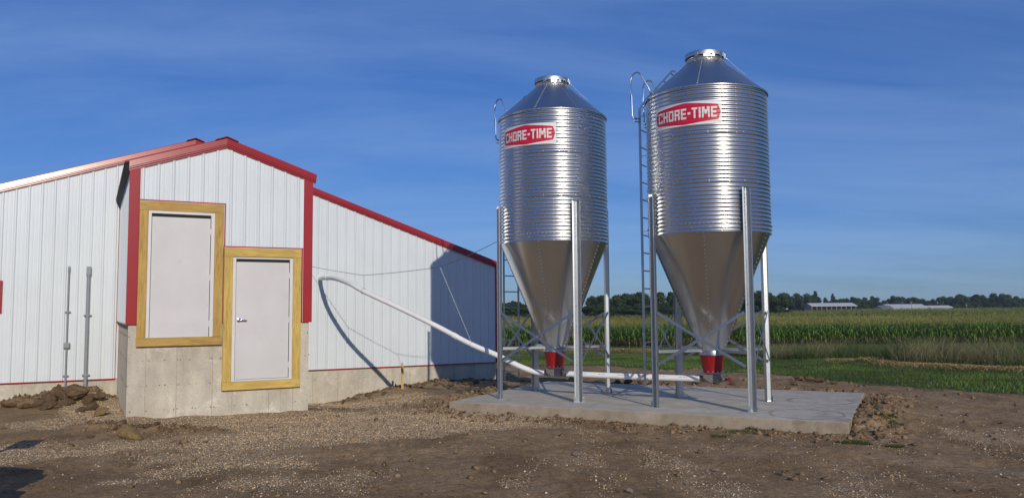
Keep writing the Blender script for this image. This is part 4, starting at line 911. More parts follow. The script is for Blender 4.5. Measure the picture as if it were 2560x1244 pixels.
for (px, py, wp, hp) in [(1790, 1178, 30, 12), (1615, 1162, 16, 10), (1547, 1135, 16, 8), (1321, 1100, 10, 8), (1568, 1100, 16, 8), (1437, 1137, 26, 8), (1345, 1146, 12, 9), (1625, 1140, 14, 7), (2325, 1122, 9, 6), (2292, 1210, 12, 8), (2520, 1194, 20, 8), (2388, 1117, 14, 8), (2300, 1150, 12, 5), (1845, 1207, 14, 8), (1645, 1217, 9, 8), (1980, 1121, 14, 7), (1713, 1210, 14, 10), (2100, 1105, 12, 6), (1480, 1145, 10, 6), (1972, 1193, 12, 7), (100, 1127, 11, 6), (226, 1148, 10, 8), (170, 1108, 10, 6), (1000, 1158, 6, 4), (2205, 1100, 16, 7), (2245, 1105, 14, 6), (2225, 1110, 18, 8), (2270, 1112, 14, 7), (2110, 1235, 18, 8), (1330, 1220, 12, 6)]:
    place(px, py, wp, hp, stm_[random.randrange(4)], 'stone', 'pale limestone chunk loose on the bare dirt yard', 'stone', 'loose stones in the yard')

def scatter_stones(name, xs, ys, size, cols, seed):
    r = np.random.default_rng(seed); n = len(xs)
    base = np.array([(1, 0, 0), (-1, 0, 0), (0, 1, 0), (0, -1, 0), (0, 0, 1), (0, 0, -1)], float); F8 = np.array([(0, 2, 4), (2, 1, 4), (1, 3, 4), (3, 0, 4), (2, 0, 5), (1, 2, 5), (3, 1, 5), (0, 3, 5)])
    sc_ = size[:, None, None]*(r.uniform(.55, 1.1, (n, 6, 1)))*np.stack([np.ones((n, 6)), r.uniform(.6, 1, (n, 1))*np.ones((n, 6)), r.uniform(.45, .8, (n, 1))*np.ones((n, 6))], 2)
    pts = base[None]*sc_+r.normal(0, .12, (n, 6, 3))*size[:, None, None]; a = r.uniform(0, 6.28, n); tl = r.normal(0, .5, n)
    x_, y_, z_ = pts[..., 0], pts[..., 1], pts[..., 2]; y2 = y_*np.cos(tl)[:, None]-z_*np.sin(tl)[:, None]; z2 = y_*np.sin(tl)[:, None]+z_*np.cos(tl)[:, None]
    X = x_*np.cos(a)[:, None]-y2*np.sin(a)[:, None]+xs[:, None]; Y = x_*np.sin(a)[:, None]+y2*np.cos(a)[:, None]+ys[:, None]; Z = z2+(H(xs, ys)+size*.25)[:, None]
    fc = (F8[None]+6*np.arange(n)[:, None, None]).reshape(-1, 3)
    return bigmesh(name, np.stack([X, Y, Z], 2).reshape(-1, 3), fc, 'stone_attr', np.repeat(cols, 6, 0))
MAT['stone_attr'] = attr_mat('gravel_stone', .9, .2)
def inbarn(x, y): u, v = toB(x, y); return ((v > 0) & (u > 0) & (u < AW)) | ((v > D) & (u < MU1) & (u > MU0))
def inview(x, y, m=0.3): return (np.abs(x) < .66*y+m) & (y > 6.2)
def pick(n, x0, x1, y0, y1, prob, seed):
    r = np.random.default_rng(seed); x = r.uniform(x0, x1, n); y = r.uniform(y0, y1, n); k = (r.random(n) < prob(x, y)) & inview(x, y) & ~inpad(x, y, .02) & ~inbarn(x, y); return x[k], y[k]
PAL = np.array([(.50, .35, .20), (.62, .455, .275), (.70, .545, .355), (.38, .25, .14), (.76, .62, .44), (.54, .35, .195)])
x, y = pick(260000, -9, 7, 6.3, 18, lambda x, y: np.clip(gravel(x, y)*1.3-.25, 0, 1), 11)
r_ = np.random.default_rng(5); pal = PAL[r_.integers(0, 6, len(x))]*r_.uniform(.75, 1.2, (len(x), 1))
tag(link('gravel', scatter_stones('gravel', x, y, r_.uniform(.005, .0125, len(x))*np.where(r_.random(len(x)) < .04, 1.7, 1), pal, 3), None), 'tan crushed gravel spread in front of the entry and yard', 'gravel', kind='stuff')
def looseprob(x, y):
    s, t = toP(x, y); ed = np.maximum(np.maximum(-s, s-PL), np.maximum(-t, t-PM)); return np.clip(.10+.55*sst(-.1, .4, fbm(x*1.2+3, y*.6, .7, 3))*(y < 12)+.5*np.exp(-(ed/.7)**2), 0, 1)*(y < ybound(x)-.3)
x, y = pick(34000, -8, 12, 6.3, 19, looseprob, 12)
r_ = np.random.default_rng(6); pal = PAL[r_.integers(0, 6, len(x))]*r_.uniform(.7, 1.15, (len(x), 1)); sz = .004+.015*r_.random(len(x))**3
tag(link('scattered_stones', scatter_stones('scattered_stones', x, y, sz, pal, 4), None), 'small pale stones littering the bare dirt', 'stones', kind='stuff')
def crumbprob(x, y):
    s, t = toP(x, y); ed = np.maximum(np.maximum(-s, s-PL), np.maximum(-t, t-PM)); u, v = toB(x, y)
    return np.clip(.9*np.exp(-((ed-.3)/.35)**2)*(ed > 0)+.9*np.exp(-((v-D+.45)/.5)**2)*((u > 4.8) | (u < -.2))*(v < D)+.03, 0, 1)*(y < ybound(x)+.5)
x, y = pick(60000, -9.5, 9.5, 7, 21, crumbprob, 13)
r_ = np.random.default_rng(15); extra = []
for (u0, v0, su, sv, n_) in ((-.95, 4.05, .55, .28, 900), (-1.9, 4.35, .8, .16, 420), (6.4, 4.25, .9, .2, 700), (7.8, 4.25, .8, .2, 600)):
    uu = r_.normal(u0, su, n_); vv = np.minimum(r_.normal(v0, sv, n_), D-.03); extra.append(B(uu, vv)[0:2] if False else np.stack([BX+cb*uu-sb*vv, BY+sb*uu+cb*vv]))
sm_ = r_.random(420); extra.append(np.stack([-6.3+2.0*sm_+r_.normal(0, .06, 420), 11.9-.3*sm_+r_.normal(0, .12, 420)]))
ex = np.concatenate(extra, 1); keep = ~inbarn(ex[0], ex[1]); ex = ex[:, keep]; nb_ = len(x); x = np.concatenate([x, ex[0]]); y = np.concatenate([y, ex[1]])
r_ = np.random.default_rng(8); pal = np.array((.21, .14, .08))*r_.uniform(.6, 1.35, (len(x), 1)); sz = .008+.060*r_.random(len(x))**4; sz[nb_:] = .012+.055*r_.random(len(x)-nb_)**2.2
tag(link('soil_crumbs', scatter_stones('soil_crumbs', x, y, sz, pal, 9), None), 'loose brown soil crumbs along slab edges and foundation', 'soil', kind='stuff')

# ---------------------------------------------------------------- grass, weeds, straw
MAT['leaf_attr'] = attr_mat('grass_blade', .65, .25, transl=.25)
MAT['straw_attr'] = attr_mat('straw_stalk', .7, .2)
def blades(name, x, y, hgt, wid, lean, cols, tipcols, seg=2, mat='leaf_attr', seed=1, lean_dir=None, zoff=-.02):
    r = np.random.default_rng(seed); n = len(x); a = r.uniform(0, 6.28, n); dx, dy = np.cos(a), np.sin(a); ld = r.uniform(0, 6.28, n) if lean_dir is None else lean_dir; lx, ly = np.cos(ld)*lean, np.sin(ld)*lean; z0 = H(x, y)+zoff
    V_, C_ = [], []
    for s_ in range(seg+1):
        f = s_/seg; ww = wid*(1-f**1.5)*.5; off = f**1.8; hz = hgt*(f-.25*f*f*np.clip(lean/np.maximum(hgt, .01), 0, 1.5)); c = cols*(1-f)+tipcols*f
        px_, py_, pz_ = x+lx*off, y+ly*off, z0+hz
        if s_ < seg: V_ += [np.stack([px_-dx*ww, py_-dy*ww, pz_], 1), np.stack([px_+dx*ww, py_+dy*ww, pz_], 1)]; C_ += [c, c]
        else: V_ += [np.stack([px_, py_, pz_], 1)]; C_ += [c]
    k = len(V_); V_ = np.stack(V_, 1).reshape(-1, 3); C_ = np.stack(C_, 1).reshape(-1, 3); b = (k*np.arange(n))[:, None]; T = []
    for s_ in range(seg):
        q = 2*s_
        if s_ < seg-1: T += [b+np.array([q, q+1, q+3]), b+np.array([q, q+3, q+2])]
        else: T += [b+np.array([q, q+1, q+2])]
    return bigmesh(name, V_, np.concatenate(T, 0), mat, C_)
def rcol(r, n, a, b, c=None, pc=0.0):
    t = r.random((n, 1)); col = np.array(a)*(1-t)+np.array(b)*t
    if c is not None: k = r.random(n) < pc; col[k] = np.array(c)*r.uniform(.7, 1.2, (k.sum(), 1))
    return col
def strd(x, y): return np.minimum(dline(x, y, STR), dline(x, y, STR2))
def ystraw(x): return np.interp(x, [-10, 4, 8, 10, 12, 12.6, 13.2, 14, 16.5, 20, 30], [48, 48, 46, 36, 30.6, 26.5, 23.6, 22.0, 19.6, 16, 9])
r_ = np.random.default_rng(21)
x, y = pick(430000, -6, 22, 11, 48, lambda x, y: sst(-.3, .7, y-ybound(x)+1.2*fbm(x, y, 1.2, 3))*np.where(y < ystraw(x)+2, 1, .35)*(1-.8*np.exp(-(strd(x, y)/.5)**2))*(.35+1.2*np.clip(fbm(x, y, .8, 3)+.4, 0, 1)), 31)
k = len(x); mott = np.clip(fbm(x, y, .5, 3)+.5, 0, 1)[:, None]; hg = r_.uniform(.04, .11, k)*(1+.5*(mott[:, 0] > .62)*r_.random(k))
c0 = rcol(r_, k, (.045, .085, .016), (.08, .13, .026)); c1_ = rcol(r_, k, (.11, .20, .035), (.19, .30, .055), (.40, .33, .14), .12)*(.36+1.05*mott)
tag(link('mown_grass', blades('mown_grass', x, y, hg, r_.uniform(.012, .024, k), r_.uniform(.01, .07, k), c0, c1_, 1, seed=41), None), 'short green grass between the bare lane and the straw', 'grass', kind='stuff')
def weeds(name, nc, per, x0, x1, y0, y1, hmin, hmax, wmin, wmax, spread, seed, label, dense):
    cx, cy = pick(nc, x0, x1, y0, y1, lambda x, y: sst(.1, 1.0, y-ystraw(x))*np.clip(dense+1.4*fbm(x, y, .3, 3), .05, 1), seed)
    r_ = np.random.default_rng(seed); m_ = len(cx); big = r_.uniform(.45, 1.25, m_)*(.6+.8*np.clip(fbm(cx+50, cy, .22, 3)+.5, 0, 1))*np.where((cx > 12) & (cy < 40), 1.2, .9)
    x = np.repeat(cx, per)+r_.normal(0, spread, m_*per); y = np.repeat(cy, per)+r_.normal(0, spread, m_*per); bg_ = np.repeat(big, per); k = len(x)
    hg = r_.uniform(hmin, hmax, k)*bg_; dr = np.clip(2.4*fbm(cx+9, cy+4, .5, 3)+r_.normal(.16, .22, m_), 0, .9); dry = np.repeat(dr, per)[:, None]; tone = np.repeat(r_.uniform(.55, 1.35, m_), per)[:, None]
    c0 = rcol(r_, k, (.022, .040, .010), (.045, .070, .018))*tone; c1_ = (rcol(r_, k, (.085, .14, .035), (.15, .215, .06))*(1-dry)+rcol(r_, k, (.32, .26, .13), (.46, .38, .21))*dry)*tone
    ld = np.arctan2(y-np.repeat(cy, per), x-np.repeat(cx, per)+.10)+r_.normal(0, .5, k)
    tag(link(name, blades(name, x, y, hg, r_.uniform(wmin, wmax, k), hg*r_.uniform(.2, 1.0, k), c0, c1_, 2, seed=seed+1, lean_dir=ld), None), label, 'weeds', kind='stuff')
weeds('bent_grass', 8500, 30, 9, 30, 17, 44, .30, .80, .008, .020, .16, 32, 'tall bent wild grass standing behind the straw windrow', .5)
weeds('tall_weeds', 6500, 20, -4, 54, 40, 73.0, .18, .42, .02, .045, .3, 34, 'low weeds filling the strip along the corn edge', .5)
xs, ys = [], []
for a, b, nn in list(zip(STR[:-1], STR[1:], (900, 1500, 1700, 1700, 1700, 1300)))+list(zip(STR2[:-1], STR2[1:], (1500, 2200, 1500))):
    t = r_.random(nn)[:, None]; p = a+(b-a)*t; p = p+r_.normal(0, .55, (nn, 2))*r_.random((nn, 1)); xs.append(p[:, 0]); ys.append(p[:, 1])
x, y = np.concatenate(xs), np.concatenate(ys); k = len(x)
tag(link('straw', blades('straw', x, y, r_.uniform(.02, .14, k), r_.uniform(.014, .024, k), r_.uniform(.1, .35, k), rcol(r_, k, (.30, .19, .07), (.48, .33, .14)), rcol(r_, k, (.45, .31, .13), (.65, .48, .24)), 2, 'straw_attr', 43, zoff=0.0), None), 'dry golden straw lying in a long windrow on the grass', 'straw', kind='stuff')
TG = 'green weed tufts sprouting beside the slab'
for i, (px, py, wp, n_) in enumerate([(2135, 1108, 90, 900), (2235, 1118, 50, 420), (1865, 1080, 110, 520), (1800, 1092, 50, 220), (2215, 1038, 60, 380), (2180, 1010, 40, 200), (1885, 1072, 40, 200), (1990, 1080, 60, 160), (2240, 1060, 40, 200)]):
    p = hit(px, py); kx = wp/(FPX/p[1])/2; r3 = np.random.default_rng(60+i); a = r3.uniform(0, 6.28, n_); q = np.sqrt(r3.random(n_)); bx_, by_ = p[0]+kx*q*np.cos(a), p[1]+kx*.55*q*np.sin(a); ok = ~inpad(bx_, by_, .02); bx_, by_ = bx_[ok], by_[ok]; n_ = len(bx_)
    me = blades('weed_tuft', bx_, by_, r3.uniform(.02, .075, n_), r3.uniform(.006, .014, n_), r3.uniform(.02, .07, n_), rcol(r3, n_, (.03, .05, .012), (.05, .075, .02)), rcol(r3, n_, (.06, .10, .025), (.11, .15, .04)), 2, seed=70+i)
    tag(link('weed_tuft', me, None), ['low wide green weed tuft on dirt near the slab corner', 'low green weed patch beside the concrete slab'][0 if i == 0 else 1], 'weeds', TG)

# ---------------------------------------------------------------- corn
MAT['corn_attr'] = attr_mat('corn_leaf', .5, .35, transl=.3)
def corn_plant_arrays(r, full=True, wide=1.0):
    """one plant: stalk, arching leaves, tassel -> verts, tris, colours"""
    V_, T, C_ = [], [], []
    h_ = r.uniform(1.95, 2.25); n0 = 0
    def tri(p): 
        nonlocal n0; V_.extend(p[0]); C_.extend(p[1]); T.extend([tuple(i+n0 for i in t) for t in p[2]]); n0 += len(p[0])
    zs = 0.0 if full else h_-1.0
    st_c = (.06, .085, .022); w_ = .014*wide
    tri(([(-w_, 0, zs), (w_, 0, zs), (0, 0, h_), (0, -w_, zs), (0, w_, zs)], [st_c]*5, [(0, 1, 2), (3, 4, 2)]))
    nl_ = 9 if full else 3
    for i in range(nl_):
        z = (.35+(h_-.55)*i/nl_) if full else h_-.85+.6*i/nl_
        a = i*math.pi+r.normal(0, .5); L_ = r.uniform(.45, .75)*(1 if i < nl_-2 else .7); up_ = r.uniform(.18, .42); wd = r.uniform(.035, .055)*wide
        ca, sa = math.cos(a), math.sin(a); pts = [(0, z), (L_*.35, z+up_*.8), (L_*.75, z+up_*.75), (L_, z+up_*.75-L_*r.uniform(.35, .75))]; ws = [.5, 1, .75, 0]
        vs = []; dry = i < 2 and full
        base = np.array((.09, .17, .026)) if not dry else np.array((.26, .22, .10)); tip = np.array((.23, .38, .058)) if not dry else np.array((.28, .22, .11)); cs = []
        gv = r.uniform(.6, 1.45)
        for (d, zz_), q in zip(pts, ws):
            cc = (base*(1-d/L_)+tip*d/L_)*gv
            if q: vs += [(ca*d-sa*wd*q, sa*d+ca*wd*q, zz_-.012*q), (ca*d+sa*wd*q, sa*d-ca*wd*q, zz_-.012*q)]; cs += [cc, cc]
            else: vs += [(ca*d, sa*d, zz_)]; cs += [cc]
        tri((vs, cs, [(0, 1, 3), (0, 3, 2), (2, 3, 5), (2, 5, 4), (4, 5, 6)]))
    tc_ = np.array((.38, .35, .10))*r.uniform(.8, 1.25)
    for i in range(4 if full else 2):
        a = r.uniform(0, 6.28); l_ = r.uniform(.10, .17) if i else .02; ww = .010*wide; z0 = h_-.03
        tri(([(-ww, 0, z0), (ww, 0, z0), (math.cos(a)*l_, math.sin(a)*l_, h_+r.uniform(.14, .26))], [tc_*.8, tc_*.8, tc_], [(0, 1, 2)]))
        tri(([(0, -ww, z0), (0, ww, z0), (math.cos(a)*l_, math.sin(a)*l_, h_+r.uniform(.14, .26))], [tc_*.8, tc_*.8, tc_], [(0, 1, 2)]))
    return np.array(V_), np.array(T), np.array(C_)
rc = np.random.default_rng(77)
cm = []
for i in range(10):
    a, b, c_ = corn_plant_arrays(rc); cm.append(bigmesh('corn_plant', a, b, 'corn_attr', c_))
def edge_y(x): return 74+.03*x+.25*np.sin(x*.4)
for i in range(290):
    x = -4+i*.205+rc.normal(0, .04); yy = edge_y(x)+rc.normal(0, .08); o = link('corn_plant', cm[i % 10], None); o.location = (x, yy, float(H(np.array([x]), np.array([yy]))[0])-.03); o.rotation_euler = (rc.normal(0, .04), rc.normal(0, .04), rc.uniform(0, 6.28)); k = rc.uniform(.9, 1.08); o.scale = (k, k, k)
    tag(o, 'tall green corn plant with tassel in the outermost row', 'corn plant', 'corn plants in the outermost row')
lib_full = [corn_plant_arrays(rc, True) for _ in range(8)]; lib_top = [corn_plant_arrays(rc, False, 1.5) for _ in range(8)]; lib_far = [corn_plant_arrays(rc, False, 3.2) for _ in range(8)]
def plant_field(name, xs, ys, lib, seed, smin=.92, smax=1.07):
    r = np.random.default_rng(seed); n = len(xs); zs = H(xs, ys); kind = r.integers(0, len(lib), n); a = r.uniform(0, 6.28, n); k = r.uniform(smin, smax, n); VV, TT, CC = [], [], []; off = 0; tint = r.uniform(.5, 1.35, n)*(1+.5*fbm(xs, ys, .06, 3))
    for j, (v_, t_, c_) in enumerate(lib):
        s_ = np.where(kind == j)[0]
        if not len(s_): continue
        ca, sa = np.cos(a[s_])[:, None], np.sin(a[s_])[:, None]; X = (v_[:, 0]*ca-v_[:, 1]*sa)*k[s_, None]+xs[s_, None]; Y = (v_[:, 0]*sa+v_[:, 1]*ca)*k[s_, None]+ys[s_, None]; Z = v_[None, :, 2]*k[s_, None]+zs[s_, None]-.02
        VV.append(np.stack([X, Y, Z], 2).reshape(-1, 3)); TT.append((t_[None]+len(v_)*np.arange(len(s_))[:, None, None]).reshape(-1, 3)+off); CC.append((c_[None]*tint[s_, None, None]).reshape(-1, 3)); off += len(v_)*len(s_)
    return np.concatenate(VV), np.concatenate(TT), np.concatenate(CC), off
def fend(x, y): return 172+160*sst(35, 85, x*190/np.maximum(y, 1)*1.0)
parts = []; base = 0
xs, ys = [], []
for row in range(1, 6):
    n_ = int(64/.18); xx = -5+np.arange(n_)*.18+rc.normal(0, .03, n_); xs.append(xx); ys.append(edge_y(xx)+row*.76+rc.normal(0, .08, n_))
sets = [(np.concatenate(xs), np.concatenate(ys), lib_full)]
def rand_field(n, y0, y1, p):
    t = rc.random(n); yy = y0+(y1-y0)*t**p; xx = rc.uniform(-.10, .68, n)*yy; k = yy < fend(xx, yy); return xx[k], yy[k]
sets += [(*rand_field(26000, 78, 125, .8), lib_top), (*rand_field(24000, 118, 335, .75), lib_far)]
VV, TT, CC = [], [], []
for i, (a, b, lb) in enumerate(sets):
    v_, t_, c_, n_ = plant_field('f', a, b, lb, 90+i); VV.append(v_); TT.append(t_+base); CC.append(c_); base += n_
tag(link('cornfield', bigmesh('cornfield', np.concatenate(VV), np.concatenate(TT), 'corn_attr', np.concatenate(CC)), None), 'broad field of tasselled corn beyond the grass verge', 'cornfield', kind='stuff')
# leaf canopy inside the field: a dense low mat under the tassels
cy = np.concatenate([np.arange(78.8, 110, 2.2), np.arange(110, 336, 9.0)]); cxr = np.linspace(-.12, .70, 70); CX = np.outer(cy, cxr); CY = np.repeat(cy[:, None], 70, 1); CY = np.minimum(CY, fend(CX, CY)); CZ = H(CX, CY)+1.25+.18*fbm(CX, CY, .5, 2); CZ[0] -= 1.5
ii = np.arange(CX.size).reshape(CX.shape); fc = np.stack([ii[:-1, :-1].ravel(), ii[:-1, 1:].ravel(), ii[1:, 1:].ravel(), ii[1:, :-1].ravel()], 1)
MAT['canopy'] = pm('corn_canopy', (.12, .155, .035), .9, 0, .45, .9)
tag(link('corn_canopy', bigmesh('corn_canopy', np.stack([CX.ravel(), CY.ravel(), CZ.ravel()], 1), fc, 'canopy'), None), 'mass of corn leaves deep inside the field', 'cornfield', kind='stuff')

# ---------------------------------------------------------------- trees on the horizon
MAT['tree_attr'] = attr_mat('tree_leaf', .7, .2, transl=.15)
MAT['bark'] = pm('bark', (.09, .07, .055), .9, 0, .3, 3, bmp=.4, bscale=9, bdist=.05)
def crown_mesh(name, seed, kind):
    r = np.random.default_rng(seed); lobes = []
    if kind == 'round':
        for i in range(16):
            a = r.uniform(0, 6.28); q = math.sqrt(r.random())*.36; z = r.uniform(.28, .84); q *= 1.0-.5*max(0, (z-.6)/.4); lobes.append((q*math.cos(a), q*math.sin(a), z, r.uniform(.13, .22)*(1.1-.35*z)))
    elif kind == 'tall':
        for i in range(14): z = r.uniform(.22, .92); a = r.uniform(0, 6.28); q = r.uniform(0, .22)*(1.1-.7*z); lobes.append((q*math.cos(a), q*math.sin(a), z, r.uniform(.07, .15)*(1.25-.6*z)))
    elif kind == 'conifer':
        for i in range(46): z = r.uniform(.12, .98); a = r.uniform(0, 6.28); q = (1-z)*.30*r.uniform(.5, 1.1); lobes.append((q*math.cos(a), q*math.sin(a), z, .028+.05*(1-z)))
    else:
        for i in range(12): a = r.uniform(0, 6.28); q = r.uniform(.05, .38); z = r.uniform(.45, .9); lobes.append((q*math.cos(a), q*math.sin(a), z, r.uniform(.08, .15)))
    P_, C_, Nn = [], [], []
    for (lx, ly, lz, lr) in lobes:
        n = int(7000*lr*lr*(1.0 if kind != 'conifer' else 2.2))+30; d = r.normal(0, 1, (n, 3)); d /= np.linalg.norm(d, axis=1)[:, None]; rad = lr*r.uniform(.55, 1.08, n)[:, None]; p = np.array([lx, ly, lz])+d*rad*np.array([1, 1, .8]); P_.append(p); Nn.append(d)
        tone = r.uniform(.75, 1.25); cc = np.array((.034, .060, .018)) if kind != 'conifer' else np.array((.022, .042, .020)); C_.append(cc*tone*r.uniform(.7, 1.35, (n, 1)))
    p = np.concatenate(P_); c_ = np.concatenate(C_); d = np.concatenate(Nn); n = len(p); s_ = r.uniform(.020, .042, n)[:, None]; p[:, 2] = p[:, 2]/np.percentile(p[:, 2], 99.3)*.985
    t1_ = np.cross(d, r.normal(0, 1, (n, 3))); t1_ /= np.linalg.norm(t1_, axis=1)[:, None]; t2_ = np.cross(d, t1_)+.5*r.normal(0, 1, (n, 3))
    V_ = np.stack([p-t1_*s_, p+t2_*s_*.8, p+t1_*s_, p-t2_*s_*.8], 1).reshape(-1, 3); fc = np.arange(4*n).reshape(-1, 4); return bigmesh(name, V_, fc, 'tree_attr', np.repeat(c_, 4, 0))
def trunk_mesh(seed, kind):
    r = random.Random(seed); mb = MB(); mb.tube([(0, 0, -.03), (.004, 0, .2), (-.006, .004, .5), (0, 0, .85 if kind != 'open' else .8)], [.032, .024, .016, .004], 7)
    for i in range(6 if kind != 'conifer' else 2):
        a = r.uniform(0, 6.28); z = r.uniform(.22, .55); q = r.uniform(.16, .30); mb.tube([(0, 0, z), (q*.5*math.cos(a), q*.5*math.sin(a), z+.12), (q*math.cos(a), q*math.sin(a), z+.25)], [.014, .009, .003], 5)
    return mb.mesh('trunk')
KINDS = {}
for kd, ns in (('round', 5), ('tall', 3), ('conifer', 2), ('open', 2)):
    KINDS[kd] = [(crown_mesh('crown', 400+len(KINDS)*10+i, kd), trunk_mesh(500+i, kd)) for i in range(ns)]
    for _, tm in KINDS[kd]: tm.materials.append(MAT['bark'])
LAB = {'round': 'dense dark round-crowned tree', 'tall': 'narrow upright leafy tree', 'conifer': 'pointed dark evergreen', 'open': 'thin open-crowned tree'}
tcount = 0
def tree(px, py, Y, kind, wfac, where, grp, bury=0.0):
    global tcount
    d = ray(px, py); t = Y/d[1]; top = EYE+t*d; zb = float(H(np.array([top[0]]), np.array([Y]))[0])-bury; h_ = top[2]-zb
    cm_, tm = KINDS[kind][tcount % len(KINDS[kind])]; tcount += 1
    o = thing('pine_tree' if kind == 'conifer' else 'tree', LAB[kind]+' '+where, 'tree', (top[0], Y, zb), random.uniform(0, 6.28), grp); o.scale = (h_*wfac, h_*wfac, h_)
    link('crown', cm_, None, o); link('trunk', tm, None, o)
rt = random.Random(3)
for px in np.arange(1215, 1720, 21):
    top = np.interp(px, [1215, 1300, 1345, 1400, 1450, 1490, 1530, 1560, 1590, 1625, 1650, 1672, 1690, 1720], [757, 752, 752, 746, 741, 739, 735, 737, 731, 727, 730, 733, 728, 733])
    tree(px+rt.uniform(-5, 5), top+rt.uniform(-2, 4), 205+rt.uniform(-8, 12), rt.choice(['round', 'round', 'tall']), rt.uniform(.95, 1.35), 'in the solid wood behind the corn', 'trees of the wood behind the corn')
for px in np.arange(1225, 1730, 24): tree(px+rt.uniform(-6, 6), 760+rt.uniform(-5, 4), 194+rt.uniform(-2, 3), 'round', rt.uniform(1.6, 2.2), 'low along the front of the wood', 'low trees fronting the wood')
for (px, py, kd, wf) in [(1730, 735, 'round', 1.2), (1760, 733, 'round', 1.2), (1790, 736, 'round', 1.2), (1820, 735, 'round', 1.2), (1850, 733, 'round', 1.1), (1885, 728, 'round', 1.3), (1905, 734, 'round', 1.2), (1862, 742, 'round', 1.3), (1936, 731, 'round', 1.25), (1915, 748, 'round', 1.5), (1948, 750, 'round', 1.5)]:
    tree(px, py, 232+rt.uniform(-8, 8), kd, wf, 'behind the far bin and pale house', 'trees near the pale house')
for (px, py, kd, wf) in [(1958, 738, 'round', 1.2), (1984, 734, 'round', 1.15), (2004, 733, 'round', 1.2), (2018, 738, 'round', 1.2), (2038, 728, 'conifer', 1.0), (2046, 744, 'tall', 1.4), (2060, 744, 'tall', 1.0), (2072, 749, 'round', 1.3), (2082, 734, 'conifer', 1.0), (2092, 747, 'round', 1.2), (2105, 746, 'open', 1.0), (2117, 745, 'open', 1.0), (2133, 742, 'tall', 1.3), (2146, 744, 'round', 1.3), (2162, 748, 'round', 1.5), (2177, 740, 'open', 1.1), (2185, 754, 'round', 1.6), (2206, 752, 'round', 1.5), (1972, 748, 'round', 1.7), (2026, 752, 'round', 1.7)]:
    tree(px, py, 395+rt.uniform(-8, 12), kd, wf, 'behind the open-sided pole shed', 'trees behind the pole shed', .3)
for (px, py, kd, wf) in [(2226, 747, 'round', 1.4), (2240, 740, 'round', 1.2), (2254, 741, 'round', 1.2), (2272, 744, 'round', 1.3), (2290, 743, 'round', 1.2), (2304, 748, 'round', 1.5), (2322, 753, 'round', 1.6), (2335, 747, 'open', 1.2), (2350, 743, 'tall', 1.4), (2362, 740, 'open', 1.2), (2378, 745, 'round', 1.3), (2390, 736, 'round', 1.15), (2405, 737, 'round', 1.2), (2420, 741, 'round', 1.3), (2440, 736, 'tall', 1.5), (2456, 741, 'round', 1.3), (2470, 738, 'round', 1.2), (2490, 733, 'round', 1.2), (2505, 737, 'round', 1.2), (2518, 743, 'round', 1.3), (2532, 741, 'round', 1.2), (2548, 746, 'round', 1.4), (2562, 744, 'round', 1.3), (2580, 740, 'round', 1.3), (2605, 738, 'round', 1.3), (2430, 752, 'round', 1.9), (2480, 750, 'round', 1.9), (2525, 752, 'round', 1.9), (2395, 752, 'round', 1.9)]:
    tree(px, py, 400+rt.uniform(-8, 14), kd, wf, 'in the line behind the long white sheds', 'trees behind the white sheds', .3)

# ---------------------------------------------------------------- far farm buildings
MAT['far_white'] = pm('far_white_roof', (.60, .60, .585), .5, 0, .05, .4); MAT['far_grey'] = pm('far_grey_roof', (.16, .19, .23), .6, 0, .1, .5); MAT['far_wall'] = pm('far_tin_wall', (.62, .60, .56), .6, 0, .08, .5); MAT['far_post'] = pm('far_post', (.32, .27, .22), .8, 0, .1); MAT['far_dark'] = pm('shed_interior', (.05, .045, .04), .9, 0, .2)
def fpos(px, py, Y): d = ray(px, py); return EYE+d*(Y/d[1])
def far_building(name, label, cat, pxl, pxr, pye, pyr, Y, mat_roof, open_front=False, gable_right=True, depth=10):
    l_, r_2 = fpos(pxl, pye, Y), fpos(pxr, pye, Y); zg = float(H(np.array([l_[0]]), np.array([Y]))[0])-.3; zr = fpos((pxl+pxr)/2, pyr, Y+depth/2)[2]; W_ = r_2[0]-l_[0]; ze = (l_[2]+r_2[2])/2-zg; zr -= zg
    t = thing(name, label, cat, (l_[0], Y, zg), .0)
    for s_, y0 in ((0, -.6), (1, depth+.6)):
        MB().prism([(-.5, y0, ze-.1), (-.5, depth/2, zr), (-.5, depth/2, zr+.12), (-.5, y0, ze+.05)], (W_+1, 0, 0)).build('roof_panel', mat_roof, t)
    if open_front:
        n_ = 9
        for k in range(n_+1): MB().box(W_*k/n_-.12, W_*k/n_+.12, 0, .25, 0, ze-.05).build('post', 'far_post', t)
        MB().box(0, W_, depth-.2, depth, 0, ze-.05).build('rear_wall', 'far_post', t)
    else: MB().box(0, W_, 0, .15, 0, ze-.02).build('front_wall', 'far_wall', t)
    for x_ in (0, W_): MB().prism([(x_-.05, .16, 0), (x_-.05, depth-.01, 0), (x_-.05, depth-.01, ze-.05), (x_-.05, depth/2, zr-.1), (x_-.05, .16, ze-.05)], (.1, 0, 0)).build('gable_wall', 'far_wall' if not open_front else 'far_post', t)
    return t
far_building('pole_shed', 'long open-sided pole shed with pale metal roof across the cornfield', 'shed', 2030, 2140, 764.3, 757.3, 372, 'far_white', True)
far_building('metal_barn', 'long low white-roofed barn at the cornfield edge beyond grey hip roof', 'barn', 2226, 2318, 768.6, 760.2, 368, 'far_white', depth=12)
far_building('metal_barn', 'low weathered white shed half hidden at the foot of distant trees', 'shed', 2326, 2380, 768, 763.5, 384, 'far_wall', depth=8)
far_building('metal_barn', 'small slate-grey roofed shed between pole shed and long white barn', 'shed', 2207, 2232, 770.5, 763.5, 360, 'far_grey', depth=9)
hp = fpos(1958, 771, 262); zg = float(H(np.array([hp[0]]), np.array([262.]))[0])
fh = thing('farmhouse', 'small white farmhouse peeping out from behind the near trees', 'house', (hp[0], 262, zg), .2)
hh_ = fpos(1958, 764, 262)[2]-zg
